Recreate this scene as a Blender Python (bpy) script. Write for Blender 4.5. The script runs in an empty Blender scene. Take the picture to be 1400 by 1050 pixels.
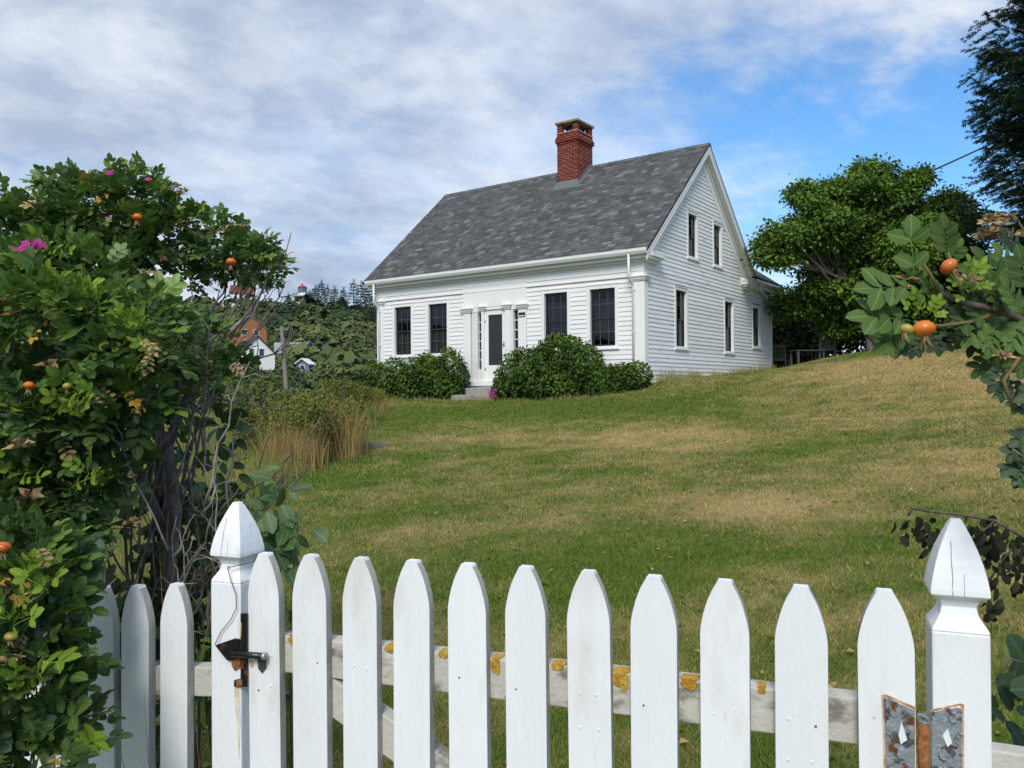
import bpy, bmesh, math, random
import numpy as np
from mathutils import Vector, Matrix
random.seed(7); rng = np.random.default_rng(7)
R = math.radians
S = bpy.context.scene
COL = S.collection

# ------------------------------------------------------------------ camera
FPX, PITCH, ROLL, EYE = 1085.3, R(0.436), R(-0.425), 1.5
cp, sp, cr, sr = math.cos(PITCH), math.sin(PITCH), math.cos(ROLL), math.sin(ROLL)
fwd = Vector((0, cp, sp)); up0 = Vector((0, -sp, cp)); rt0 = Vector((1, 0, 0))
rt = cr * rt0 + sr * up0; up = cr * up0 - sr * rt0
cam_d = bpy.data.cameras.new('camera'); cam = bpy.data.objects.new('camera', cam_d); COL.objects.link(cam)
m3 = Matrix((rt, up, -fwd)).transposed()
cam.matrix_world = Matrix.Translation((0, 0, EYE)) @ m3.to_4x4()
cam_d.sensor_width = 36.0; cam_d.lens = FPX / 1400 * 36; cam_d.clip_start = 0.05; cam_d.clip_end = 9000
cam_d.dof.use_dof = True; cam_d.dof.focus_distance = 7.0; cam_d.dof.aperture_fstop = 22
S.camera = cam

def ray(px, py):
    x, y = px - 700, py - 525
    a, b = cr * x + sr * y, -sr * x + cr * y
    d = fwd * FPX + rt0 * a - up0 * b
    return d / d.y                      # per metre of depth (world y)
def at(px, py, Y):                       # a point seen in that direction, Y metres ahead
    return Vector((0, 0, EYE)) + ray(px, py) * Y

# ------------------------------------------------------------------ light
SUN_DIR = Vector((-0.15, -0.82, 0.80)).normalized()      # towards the sun
sun_d = bpy.data.lights.new('sun', 'SUN'); sun = bpy.data.objects.new('sun', sun_d); COL.objects.link(sun)
sun.rotation_euler = SUN_DIR.to_track_quat('Z', 'Y').to_euler(); sun.location = (0, 0, 50)
sun_d.energy = 1.45; sun_d.angle = R(22); sun_d.color = (1.0, 0.95, 0.88)
S.view_settings.view_transform = 'Standard'; S.view_settings.look = 'None'; S.view_settings.gamma = 1
S.view_settings.exposure = 0.95; S.view_settings.use_curve_mapping = False
S.cycles.use_denoising = True
S.cycles.max_bounces = 6; S.cycles.diffuse_bounces = 3; S.cycles.glossy_bounces = 2
S.cycles.transmission_bounces = 3; S.cycles.transparent_max_bounces = 6
S.cycles.sample_clamp_indirect = 4

class NT:                                # small node-tree writer
    def __init__(s, nt): s.t = nt; nt.nodes.clear()
    def n(s, kind, **kw):
        o = s.t.nodes.new(kind)
        for k, v in kw.items():
            if k == 'i':
                for kk, vv in v.items():
                    if isinstance(vv, bpy.types.NodeSocket): s.t.links.new(vv, o.inputs[kk])
                    else: o.inputs[kk].default_value = vv
            else: setattr(o, k, v)
        return o
    def math(s, op, a, b=0.0, c=0.0, clamp=False):
        return s.n('ShaderNodeMath', operation=op, use_clamp=clamp, i={0: a, 1: b, 2: c}).outputs[0]
    def mix(s, f, a, b):
        o = s.n('ShaderNodeMix', data_type='RGBA')
        for k, v in ((0, f), (6, a), (7, b)):
            if isinstance(v, bpy.types.NodeSocket): s.t.links.new(v, o.inputs[k])
            else: o.inputs[k].default_value = v if k == 0 else (*v, 1) if len(v) == 3 else v
        return o.outputs[2]
    def ss(s, v, lo, hi):
        return s.n('ShaderNodeMapRange', interpolation_type='SMOOTHSTEP', i={0: v, 1: lo, 2: hi, 3: 0.0, 4: 1.0}).outputs[0]
    def noise(s, vec, scale, detail=4, rough=0.55, dist=0.0):
        return s.n('ShaderNodeTexNoise', i={'Vector': vec, 'Scale': scale, 'Detail': detail, 'Roughness': rough, 'Distortion': dist}).outputs[0]
    def scale(s, vec, v):
        return s.n('ShaderNodeVectorMath', operation='MULTIPLY', i={0: vec, 1: v}).outputs[0]

W = bpy.data.worlds.new('World'); S.world = W; W.use_nodes = True
w = NT(W.node_tree)
sky = w.n('ShaderNodeTexSky', sky_type='NISHITA', sun_disc=False, sun_elevation=math.asin(SUN_DIR.z),
          sun_rotation=math.atan2(SUN_DIR.x, SUN_DIR.y), altitude=0, air_density=1.0, dust_density=0.35, ozone_density=2.2)
tc = w.n('ShaderNodeTexCoord').outputs['Generated']
sx = w.n('ShaderNodeSeparateXYZ', i={0: tc})
X, Y, Z = sx.outputs
zz = w.math('ADD', w.math('MAXIMUM', Z, 0.0), 0.26)
P = w.n('ShaderNodeCombineXYZ', i={0: w.math('DIVIDE', X, zz), 1: w.math('DIVIDE', Y, zz), 2: 0.0}).outputs[0]
Ps = w.n('ShaderNodeVectorRotate', rotation_type='Z_AXIS', i={0: P, 3: R(-28)}).outputs[0]
Pst = w.scale(Ps, (1.15, 1.35, 1))
n1 = w.noise(Pst, 0.85, 6, 0.56, 0.25)
n2 = w.noise(Pst, 2.3, 7, 0.58, 0.25)
n3 = w.noise(P, 0.45, 3, 0.5)
n4 = w.noise(w.scale(Ps, (0.35, 2.0, 1)), 5.0, 5, 0.65, 0.6)
n5 = w.noise(w.scale(Ps, (1.0, 1.2, 1)), 9.0, 6, 0.6, 0.2)
pert = w.math('ADD', w.math('ADD', w.math('MULTIPLY', w.math('SUBTRACT', n1, 0.5), 0.55), w.math('MULTIPLY', w.math('SUBTRACT', n2, 0.5), 0.34)), w.math('MULTIPLY', w.math('SUBTRACT', n5, 0.5), 0.22))
s1 = w.math('ADD', w.math('SUBTRACT', Z, w.math('MULTIPLY_ADD', X, 0.46, 0.150)), pert)
deck = w.ss(s1, -0.09, 0.12)                                    # deck overhead and to the left, its edge to the right
left = w.ss(w.math('ADD', w.math('MULTIPLY', X, -1), pert), -0.44, -0.10)
low = w.math('MULTIPLY', w.ss(w.math('ADD', w.math('MULTIPLY', Z, -1), w.math('MULTIPLY', pert, 0.5)), -0.25, -0.08), 0.62)   # thin veil near the horizon
cov = w.math('MAXIMUM', w.math('MAXIMUM', deck, left), low)
gaps = w.ss(n1, 0.30, 0.56)
cov = w.math('MULTIPLY', cov, w.math('MULTIPLY_ADD', gaps, 0.30, 0.70))
wisp = w.math('MULTIPLY', w.ss(n4, 0.50, 0.78), 0.25)
cov = w.math('MAXIMUM', cov, wisp)
br = w.math('ADD', w.math('ADD', w.math('MULTIPLY', w.ss(n2, 0.34, 0.68), 0.52), w.math('MULTIPLY', w.ss(n3, 0.36, 0.64), 0.36)), w.math('MULTIPLY', w.ss(n5, 0.34, 0.68), 0.22))
CLOUD_LO = (0.192, 0.242, 0.335); CLOUD_HI = (0.475, 0.500, 0.540)
ccol = w.mix(br, CLOUD_LO, CLOUD_HI)
skyc = w.n('ShaderNodeVectorMath', operation='MULTIPLY', i={0: sky.outputs[0], 1: (0.050, 0.080, 0.100)}).outputs[0]
bg = w.n('ShaderNodeBackground', i={0: w.mix(cov, skyc, ccol), 1: 1.0})
w.n('ShaderNodeOutputWorld', i={0: bg.outputs[0]})

# ------------------------------------------------------------------ materials
MATS = {}
def mat(name, col, rough=0.6, var=0.25, scale=6.0, stretch=(1, 1, 1), bump=0.0, bscale=40.0, col2=None, spec=0.4, metal=0.0,
        tint=None, trans=0.0, obrand=0.0, wear=None, coord='Object', veins=0.0):
    """procedural surface: base colour with noise variation; tint: point attribute mixing col..col2; wear=(colour, lo, hi, scale, stretch)"""
    m = bpy.data.materials.new(name); m.use_nodes = True; t = NT(m.node_tree)
    tcn = t.n('ShaderNodeTexCoord').outputs[coord]
    if obrand:
        ri = t.n('ShaderNodeObjectInfo').outputs['Random']
        tcn = t.n('ShaderNodeVectorMath', operation='ADD', i={0: tcn, 1: t.n('ShaderNodeCombineXYZ', i={0: t.math('MULTIPLY', ri, 37.0), 1: t.math('MULTIPLY', ri, 91.0), 2: 0.0}).outputs[0]}).outputs[0]
    vec = t.scale(tcn, stretch)
    n = t.noise(vec, scale, 5, 0.6)
    c = col
    if tint: c = t.mix(t.n('ShaderNodeAttribute', attribute_name=tint).outputs['Fac'], col, col2)
    elif col2: c = t.mix(t.ss(n, 0.35, 0.65), col, col2)
    f = t.math('MULTIPLY_ADD', n, 2 * var, 1 - var)
    if obrand: f = t.math('MULTIPLY', f, t.math('MULTIPLY_ADD', ri, 2 * obrand, 1 - obrand))
    if not isinstance(c, bpy.types.NodeSocket): c = t.n('ShaderNodeRGB').outputs[0]; c.default_value = (*col, 1)
    c = t.n('ShaderNodeVectorMath', operation='SCALE', i={0: c, 3: f}).outputs[0]
    rr = rough; vh = None
    if veins:
        ac = t.math('ABSOLUTE', t.n('ShaderNodeAttribute', attribute_name='across').outputs['Fac']); al = t.n('ShaderNodeAttribute', attribute_name='along').outputs['Fac']
        mid = t.math('SUBTRACT', 1.0, t.ss(ac, 0.02, 0.16)); sv = t.ss(t.math('SINE', t.math('MULTIPLY', t.math('SUBTRACT', al, t.math('MULTIPLY', ac, .22)), 52.0)), .55, 1.0)
        vh = t.math('SUBTRACT', 0.0, t.math('MAXIMUM', mid, t.math('MULTIPLY', sv, .6))); rim = t.ss(ac, .86, 1.0)
        gain = t.math('ADD', 1.0, t.math('MULTIPLY', t.math('ADD', t.math('ADD', t.math('MULTIPLY', mid, .9), t.math('MULTIPLY', sv, -.28)), t.math('MULTIPLY', rim, .35)), veins))
        c = t.n('ShaderNodeVectorMath', operation='SCALE', i={0: c, 3: gain}).outputs[0]
    if wear:
        for (wc, lo, hi, ws, wst) in (wear if isinstance(wear, list) else [wear]):
            wn = t.noise(t.scale(tcn, wst), ws, 6, 0.62)
            c = t.mix(t.ss(wn, lo, hi), c, wc)
    b = t.n('ShaderNodeBsdfPrincipled', i={'Roughness': rr, 'Metallic': metal, 'Specular IOR Level': spec})
    t.t.links.new(c, b.inputs['Base Color'])
    if bump:
        bn = t.n('ShaderNodeBump', i={'Strength': bump, 'Distance': 0.01, 'Height': t.math('ADD', t.noise(vec, bscale, 4, 0.6), t.math('MULTIPLY', vh, .5)) if vh else t.noise(vec, bscale, 4, 0.6)})
        t.t.links.new(bn.outputs[0], b.inputs['Normal'])
    sh = b.outputs[0]
    if trans:
        tr = t.n('ShaderNodeBsdfTranslucent'); t.t.links.new(c, tr.inputs[0])
        sh = t.n('ShaderNodeMixShader', i={0: trans, 1: sh, 2: tr.outputs[0]}).outputs[0]
    t.n('ShaderNodeOutputMaterial', i={0: sh}); MATS[name] = m; return m

mat('house_paint', (0.80, 0.81, 0.80), 0.55, 0.05, 3, bump=0.05, wear=((0.50, 0.50, 0.47), 0.60, 0.80, 5, (1, 1, 1)))
mat('trim_paint', (0.82, 0.83, 0.82), 0.5, 0.04, 3, wear=((0.58, 0.58, 0.54), 0.62, 0.85, 4, (1, 1, 1)))
mat('front_board_paint', (0.80, 0.81, 0.80), 0.55, 0.05, 3, wear=((0.42, 0.40, 0.36), 0.69, 0.74, 3.0, (1, 1, 5)), obrand=0.03)
mat('gable_board_paint', (0.79, 0.80, 0.80), 0.6, 0.06, 2.5, stretch=(1, 1, 4), obrand=0.05,
    wear=[((0.52, 0.52, 0.51), 0.56, 0.72, 2.2, (1, 1, 7)), ((0.15, 0.135, 0.12), 0.665, 0.70, 2.6, (1, 1.0, 9))])
mat('soffit_paint', (0.70, 0.70, 0.66), 0.6, 0.08, 2, wear=((0.45, 0.44, 0.38), 0.55, 0.8, 3, (1, 1, 1)))
mat('gutter_metal', (0.74, 0.75, 0.74), 0.35, 0.05, 3, spec=0.5, wear=((0.42, 0.41, 0.36), 0.58, 0.8, 3, (1, 1, 4)))
mat('sash_dark', (0.025, 0.027, 0.03), 0.45, 0.2, 4)
mat('muntin_grey', (0.07, 0.075, 0.08), 0.5, 0.1, 4)
mat('sidelight_white', (0.72, 0.73, 0.72), 0.5, 0.05, 4)
mat('room_dark', (0.035, 0.033, 0.030), 0.9, 0.3, 1.0)
mat('curtain_cloth', (0.42, 0.41, 0.39), 0.85, 0.15, 8, stretch=(6, 6, 0.5), trans=0.2)
mat('blind_and_reflection', (0.13, 0.14, 0.145), 0.9, 0.15, 8)  # blind whose grey also paints in a reflection on the panes
mat('screen_mesh', (0.030, 0.032, 0.035), 0.55, 0.12, 200)
mat('brass', (0.20, 0.16, 0.09), 0.4, 0.1, 9, metal=0.8)
mat('sign_black', (0.02, 0.02, 0.022), 0.5, 0.1, 5)
mat('sign_white', (0.75, 0.75, 0.72), 0.5, 0.05, 5)
mat('shingle', (0.046, 0.051, 0.055), 0.85, 0.22, 30, col2=(0.215, 0.225, 0.23), tint='tint', bump=0.25, bscale=120)
mat('roof_felt', (0.022, 0.023, 0.025), 0.9, 0.2, 20)
mat('brick', (0.15, 0.030, 0.018), 0.85, 0.22, 18, col2=(0.30, 0.075, 0.045), tint='tint', bump=0.2, bscale=60)
mat('mortar', (0.40, 0.33, 0.28), 0.9, 0.2, 14)
mat('slab_stone', (0.26, 0.23, 0.15), 0.9, 0.25, 6, bump=0.3, bscale=50, wear=((0.14, 0.12, 0.06), 0.5, 0.7, 5, (1, 1, 1)))
mat('lead', (0.13, 0.145, 0.15), 0.5, 0.15, 8)
mat('granite', (0.30, 0.29, 0.27), 0.85, 0.22, 18, bump=0.3, bscale=60, wear=[((0.16, 0.155, 0.14), 0.52, 0.66, 5, (1, 1, 1)), ((0.42, 0.17, 0.02), 0.60, 0.66, 2.1, (1, 1, 1.4))])
mat('picket_paint', (0.82, 0.84, 0.87), 0.42, 0.06, 14, stretch=(1, 1, 0.12), bump=0.22, bscale=70, obrand=0.03,
    wear=[((0.70, 0.70, 0.67), 0.50, 0.72, 7, (1, 1, 0.35)), ((0.50, 0.48, 0.43), 0.64, 0.78, 16, (1.6, 1, 0.25)), ((0.22, 0.20, 0.18), 0.725, 0.745, 55, (1, 1, 0.6))])
mat('picket_edge', (0.42, 0.405, 0.375), 0.8, 0.25, 18, stretch=(1, 1, 0.2), bump=0.3, bscale=60, wear=((0.16, 0.15, 0.13), 0.50, 0.68, 14, (1, 1, 0.3)))
mat('rail_paint', (0.52, 0.51, 0.46), 0.8, 0.18, 12, bump=0.35, bscale=45, wear=[((0.21, 0.19, 0.16), 0.50, 0.66, 12, (1, 1, 2)), ((0.68, 0.69, 0.67), 0.60, 0.70, 7, (1, 1, 1))])
mat('lichen', (0.42, 0.22, 0.02), 0.95, 0.3, 60, bump=0.6, bscale=140, col2=(0.52, 0.34, 0.06))
mat('latch_black', (0.012, 0.012, 0.013), 0.35, 0.2, 20, spec=0.6, wear=((0.16, 0.05, 0.015), 0.60, 0.68, 25, (1, 1, 1)))
mat('rust', (0.20, 0.065, 0.018), 0.9, 0.35, 50, bump=0.4, bscale=150, col2=(0.33, 0.15, 0.05))
mat('rust_stain', (0.42, 0.20, 0.07), 0.8, 0.3, 40, col2=(0.62, 0.50, 0.36))
mat('rust_run', (0.66, 0.54, 0.38), 0.7, 0.3, 30, col2=(0.74, 0.70, 0.62))
mat('zinc', (0.40, 0.45, 0.51), 0.36, 0.25, 45, metal=0.55, bump=0.35, bscale=90, wear=[((0.12, 0.13, 0.15), 0.52, 0.60, 38, (1, 1, 1)), ((0.24, 0.085, 0.025), 0.56, 0.63, 48, (1, 1, 1)), ((0.70, 0.72, 0.74), 0.62, 0.68, 33, (1, 1, 1.7))])
mat('wire_steel', (0.16, 0.15, 0.14), 0.4, 0.1, 20, metal=0.7)
mat('cable', (0.012, 0.012, 0.013), 0.6, 0.1, 3)
mat('bark', (0.085, 0.068, 0.055), 0.9, 0.35, 30, stretch=(1, 1, 0.3), bump=0.5, bscale=60, col2=(0.16, 0.14, 0.12))
mat('stem', (0.095, 0.075, 0.062), 0.85, 0.35, 40, stretch=(1, 1, 0.4), bump=0.4, bscale=110, col2=(0.17, 0.14, 0.12))
mat('dead_twig', (0.20, 0.175, 0.15), 0.9, 0.3, 40, col2=(0.30, 0.27, 0.24))
mat('green_stem', (0.11, 0.13, 0.035), 0.6, 0.3, 30, col2=(0.15, 0.09, 0.04))
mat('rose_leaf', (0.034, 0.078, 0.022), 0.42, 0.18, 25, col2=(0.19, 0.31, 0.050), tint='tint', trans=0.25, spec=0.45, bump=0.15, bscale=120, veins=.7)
mat('rose_leaf_near', (0.076, 0.132, 0.030), 0.42, 0.18, 60, obrand=0.35, trans=0.22, spec=0.25, bump=0.3, bscale=160, veins=.8)
mat('rose_leaf_young', (0.20, 0.31, 0.035), 0.5, 0.15, 60, obrand=0.2, trans=0.3, spec=0.3, bump=0.2, bscale=160, veins=.6)
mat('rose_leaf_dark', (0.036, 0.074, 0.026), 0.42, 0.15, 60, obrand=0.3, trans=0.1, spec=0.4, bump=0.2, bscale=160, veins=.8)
mat('bind_leaf', (0.070, 0.130, 0.038), 0.45, 0.2, 30, obrand=0.4, trans=0.2, bump=0.15, bscale=90, veins=.8)
mat('wilt_leaf', (0.030, 0.034, 0.016), 0.7, 0.3, 40, obrand=0.4, trans=0.05)
mat('dry_sepal', (0.20, 0.125, 0.065), 0.9, 0.35, 60, obrand=0.3, col2=(0.35, 0.25, 0.12))
mat('hip_orange', (0.60, 0.085, 0.015), 0.35, 0.2, 30, spec=0.5, col2=(0.60, 0.17, 0.02), coord='Object')
mat('hip_green', (0.36, 0.30, 0.06), 0.4, 0.2, 30, spec=0.5)
mat('petal', (0.40, 0.03, 0.22), 0.6, 0.35, 60, trans=0.3, obrand=0.2)
mat('petal_pale', (0.60, 0.26, 0.34), 0.6, 0.2, 40, trans=0.3)
mat('yellow_leaf', (0.42, 0.24, 0.03), 0.6, 0.2, 40, trans=0.2, obrand=0.2)
mat('shrub_leaf', (0.018, 0.050, 0.010), 0.6, 0.2, 3, col2=(0.13, 0.22, 0.028), tint='tint', trans=0.22, spec=0.2)
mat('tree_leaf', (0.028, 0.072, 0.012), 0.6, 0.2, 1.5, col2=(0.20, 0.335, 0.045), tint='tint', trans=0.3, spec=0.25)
mat('spruce_needle', (0.014, 0.036, 0.020), 0.6, 0.2, 2, col2=(0.075, 0.135, 0.065), tint='tint')
mat('thicket_leaf', (0.020, 0.036, 0.012), 0.6, 0.25, 1, col2=(0.10, 0.13, 0.045), tint='tint', trans=0.12)
mat('weed_leaf', (0.045, 0.070, 0.014), 0.65, 0.25, 1, col2=(0.22, 0.24, 0.045), tint='tint', trans=0.22, spec=.2)
mat('hill_leaf', (0.022, 0.048, 0.017), 0.9, 0.25, 0.05, col2=(0.150, 0.180, 0.058), tint='tint', trans=0.1)
mat('grass_blade', (0.110, 0.190, 0.020), 0.7, 0.2, 3, col2=(0.52, 0.39, 0.18), tint='tint', trans=0.25, spec=0.25)
mat('straw', (0.24, 0.21, 0.07), 0.7, 0.25, 3, col2=(0.50, 0.33, 0.13), tint='tint', trans=0.25)
mat('weathered_wood', (0.10, 0.098, 0.092), 0.9, 0.25, 8, bump=0.2)
mat('pole_wood', (0.22, 0.20, 0.17), 0.9, 0.25, 8, bump=0.2)
mat('steel_grey', (0.36, 0.42, 0.42), 0.5, 0.1, 3)
mat('far_white', (0.74, 0.74, 0.72), 0.7, 0.08, 0.5)
mat('far_roof_dark', (0.055, 0.065, 0.065), 0.8, 0.2, 0.8)
mat('far_roof_grey', (0.20, 0.23, 0.25), 0.7, 0.1, 0.8)
mat('far_roof_red', (0.13, 0.045, 0.035), 0.8, 0.15, 0.8)
mat('far_cedar', (0.34, 0.135, 0.06), 0.8, 0.15, 0.6)
mat('far_bluegrey', (0.15, 0.19, 0.23), 0.8, 0.15, 0.6)
mat('far_cream', (0.60, 0.52, 0.38), 0.8, 0.1, 0.6)
mat('far_stone', (0.33, 0.31, 0.26), 0.9, 0.2, 0.6)
mat('far_red', (0.36, 0.06, 0.05), 0.6, 0.1, 1)
mat('window_dark', (0.02, 0.025, 0.03), 0.15, 0.1, 1, spec=0.6)
mat('rock', (0.13, 0.125, 0.10), 0.95, 0.3, 6, bump=0.6, bscale=30)
mat('daisy', (0.75, 0.75, 0.70), 0.7, 0.05, 5)

def glass_mat():
    m = bpy.data.materials.new('pane_glass'); m.use_nodes = True; t = NT(m.node_tree)
    tcn = t.n('ShaderNodeTexCoord').outputs['Object']
    bmp = t.n('ShaderNodeBump', i={'Strength': 0.08, 'Distance': 0.02, 'Height': t.noise(tcn, 2.5, 2, 0.5)})
    gl = t.n('ShaderNodeBsdfGlossy', i={'Color': (0.9, 0.95, 1, 1), 'Roughness': 0.03, 'Normal': bmp.outputs[0]})
    tr = t.n('ShaderNodeBsdfTransparent', i={'Color': (0.62, 0.66, 0.66, 1)})
    fr = t.n('ShaderNodeFresnel', i={'IOR': 1.5, 'Normal': bmp.outputs[0]})
    t.n('ShaderNodeOutputMaterial', i={0: t.n('ShaderNodeMixShader', i={0: fr.outputs[0], 1: tr.outputs[0], 2: gl.outputs[0]}).outputs[0]})
    MATS['pane_glass'] = m
glass_mat()

# ------------------------------------------------------------------ mesh helpers
def link(o, parent=None):
    COL.objects.link(o)
    if parent: o.parent = parent
    return o
def tag(o, label=None, cat=None, group=None, kind=None):
    if label: o['label'] = label
    if cat: o['category'] = cat
    if group: o['group'] = group
    if kind: o['kind'] = kind
    return o
def empty(name, loc=(0, 0, 0), rz=0.0):
    o = bpy.data.objects.new(name, None); link(o); o.location = loc; o.rotation_euler = (0, 0, rz); o.empty_display_size = 0.2
    return o
class MB:
    def __init__(s): s.v = []; s.f = []; s.mi = []
    def poly(s, pts, m=0):
        i = len(s.v); s.v += [tuple(p) for p in pts]; s.f.append(list(range(i, i + len(pts)))); s.mi.append(m); return s
    def hexa(s, p, m=0):                 # 8 points: bottom ring 0-3, top ring 4-7
        i = len(s.v); s.v += [tuple(q) for q in p]
        for f in ((3, 2, 1, 0), (4, 5, 6, 7), (0, 1, 5, 4), (1, 2, 6, 5), (2, 3, 7, 6), (3, 0, 4, 7)):
            s.f.append([i + k for k in f]); s.mi.append(m)
        return s
    def box(s, x0, x1, y0, y1, z0, z1, m=0):
        return s.hexa([(x0, y0, z0), (x1, y0, z0), (x1, y1, z0), (x0, y1, z0), (x0, y0, z1), (x1, y0, z1), (x1, y1, z1), (x0, y1, z1)], m)
    def fbox(s, F, s0, s1, h0, h1, d0, d1, m=0):   # box in wall-face coordinates (along, up, out)
        return s.hexa([F(s0, h0, d1), F(s1, h0, d1), F(s1, h0, d0), F(s0, h0, d0), F(s0, h1, d1), F(s1, h1, d1), F(s1, h1, d0), F(s0, h1, d0)], m)
    def prism(s, prof, axis_pts, m=0):   # profile rings (list of point lists) joined
        i0 = len(s.v); n = len(prof[0])
        for ring in prof: s.v += [tuple(p) for p in ring]
        for r in range(len(prof) - 1):
            for k in range(n):
                a = i0 + r * n + k; b = i0 + r * n + (k + 1) % n
                s.f.append([a, b, b + n, a + n]); s.mi.append(m)
        s.f.append([i0 + k for k in range(n)][::-1]); s.mi.append(m)
        s.f.append([i0 + (len(prof) - 1) * n + k for k in range(n)]); s.mi.append(m)
        return s
    def tube(s, pts, rad, sides=6, m=0):
        pts = [Vector(p) for p in pts]
        if not hasattr(rad, '__len__'): rad = [rad] * len(pts)
        rings = []
        prev = None
        for k, p in enumerate(pts):
            d = (pts[min(k + 1, len(pts) - 1)] - pts[max(k - 1, 0)])
            if d.length < 1e-9: d = Vector((0, 0, 1))
            d.normalize()
            if prev is None: a = d.orthogonal().normalized()
            else:
                a = prev - d * prev.dot(d)
                a = a.normalized() if a.length > 1e-6 else d.orthogonal().normalized()
            prev = a; b = d.cross(a)
            rings.append([p + (a * math.cos(2 * math.pi * j / sides) + b * math.sin(2 * math.pi * j / sides)) * rad[k] for j in range(sides)])
        return s.prism(rings, None, m)
    def build(s, name, mats, parent=None, smooth=False, bevel=0.0, fix=True):
        me = bpy.data.meshes.new(name); me.from_pydata(s.v, [], s.f)
        for mm in (mats if isinstance(mats, (list, tuple)) else [mats]): me.materials.append(MATS[mm])
        if any(s.mi): me.polygons.foreach_set('material_index', s.mi)
        if fix:
            bm = bmesh.new(); bm.from_mesh(me); bmesh.ops.recalc_face_normals(bm, faces=bm.faces); bm.to_mesh(me); bm.free()
        if smooth: me.polygons.foreach_set('use_smooth', [True] * len(me.polygons))
        o = bpy.data.objects.new(name, me); link(o, parent)
        if bevel:
            b = o.modifiers.new('bevel', 'BEVEL'); b.width = bevel; b.segments = 2; b.limit_method = 'ANGLE'; b.angle_limit = R(35)
        return o
def np_mesh(name, V, T, matn, tint=None, parent=None, smooth=True):
    me = bpy.data.meshes.new(name); nv, nt = len(V), len(T)
    me.vertices.add(nv); me.vertices.foreach_set('co', np.ascontiguousarray(V, dtype=np.float32).ravel())
    me.loops.add(nt * 3); me.loops.foreach_set('vertex_index', np.ascontiguousarray(T, dtype=np.int32).ravel())
    me.polygons.add(nt); me.polygons.foreach_set('loop_start', np.arange(0, nt * 3, 3, dtype=np.int32))
    if smooth: me.polygons.foreach_set('use_smooth', np.ones(nt, dtype=bool))
    me.materials.append(MATS[matn]); me.update(calc_edges=True)
    if tint is not None:
        a = me.attributes.new('tint', 'FLOAT', 'POINT'); a.data.foreach_set('value', np.ascontiguousarray(tint, dtype=np.float32))
    o = bpy.data.objects.new(name, me); link(o, parent); return o
def unit(a): return a / np.maximum(np.linalg.norm(a, axis=-1, keepdims=True), 1e-9)
def frames(axis, normal):                # rotation matrices whose y is axis and z is about normal
    y = unit(axis); x = unit(np.cross(y, normal)); z = np.cross(x, y)
    return np.stack([x, y, z], axis=-1)
def scatter(name, templates, P, Rm, Sc, tint, matn, parent=None, smooth=True, vtint=0.0):
    P = np.asarray(P, float); n = len(P); Sc = np.broadcast_to(np.asarray(Sc, float), (n,)) if np.ndim(Sc) < 2 else np.asarray(Sc)
    which = rng.integers(0, len(templates), n); Vs, Ts, Ti, Ac, Al = [], [], [], [], []; off = 0
    for k, (tv, tt) in enumerate(templates):
        ix = np.nonzero(which == k)[0]
        if not len(ix): continue
        tv = np.asarray(tv, float); tt = np.asarray(tt, int)
        sc = Sc[ix][:, None, None] if Sc.ndim == 1 else Sc[ix][:, None, :]
        v = np.einsum('nij,nkj->nki', Rm[ix], tv[None] * sc) + P[ix][:, None, :]
        Vs.append(v.reshape(-1, 3)); Ts.append((tt[None] + (np.arange(len(ix)) * len(tv))[:, None, None] + off).reshape(-1, 3)); off += len(ix) * len(tv)
        tn = np.repeat(tint[ix], len(tv))
        if vtint: tn = tn + vtint * np.tile(tv[:, 1] / max(tv[:, 1].max(), 1e-6) - .5, len(ix))
        Ti.append(tn)
        if matn == 'rose_leaf': u1, u2 = leaf_uv(len(tv)); Ac.append(np.tile(u1, len(ix))); Al.append(np.tile(u2, len(ix)))
    o = np_mesh(name, np.concatenate(Vs), np.concatenate(Ts), matn, np.concatenate(Ti), parent, smooth)
    if Ac: set_uv(o.data, np.concatenate(Ac), np.concatenate(Al))
    return o
_h = np.random.default_rng(3).random((256, 256))
def vnoise(x, y):
    x = np.asarray(x, float); y = np.asarray(y, float)
    xi = np.floor(x).astype(int); yi = np.floor(y).astype(int); fx = x - xi; fy = y - yi
    fx = fx * fx * (3 - 2 * fx); fy = fy * fy * (3 - 2 * fy)
    g = lambda a, b: _h[a % 256, b % 256]
    return (g(xi, yi) * (1 - fx) + g(xi + 1, yi) * fx) * (1 - fy) + (g(xi, yi + 1) * (1 - fx) + g(xi + 1, yi + 1) * fx) * fy
def fbm(x, y, o=4):
    t = 0; a = 0.5; s = 0
    for k in range(o): t = t + a * vnoise(x * 2 ** k + 17.3 * k, y * 2 ** k + 9.1 * k); s += a; a *= .5
    return t / s

# ------------------------------------------------------------------ house frame (needed for the terrain)
HC = Vector((3.45, 20.65, EYE + 0.29)); YAW = R(35.88)
hu = Vector((-math.cos(YAW), math.sin(YAW), 0)); hv = Vector((math.sin(YAW), math.cos(YAW), 0))
def hp(a, b, h=0.0): return HC + hu * a + hv * b + Vector((0, 0, h))

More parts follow.
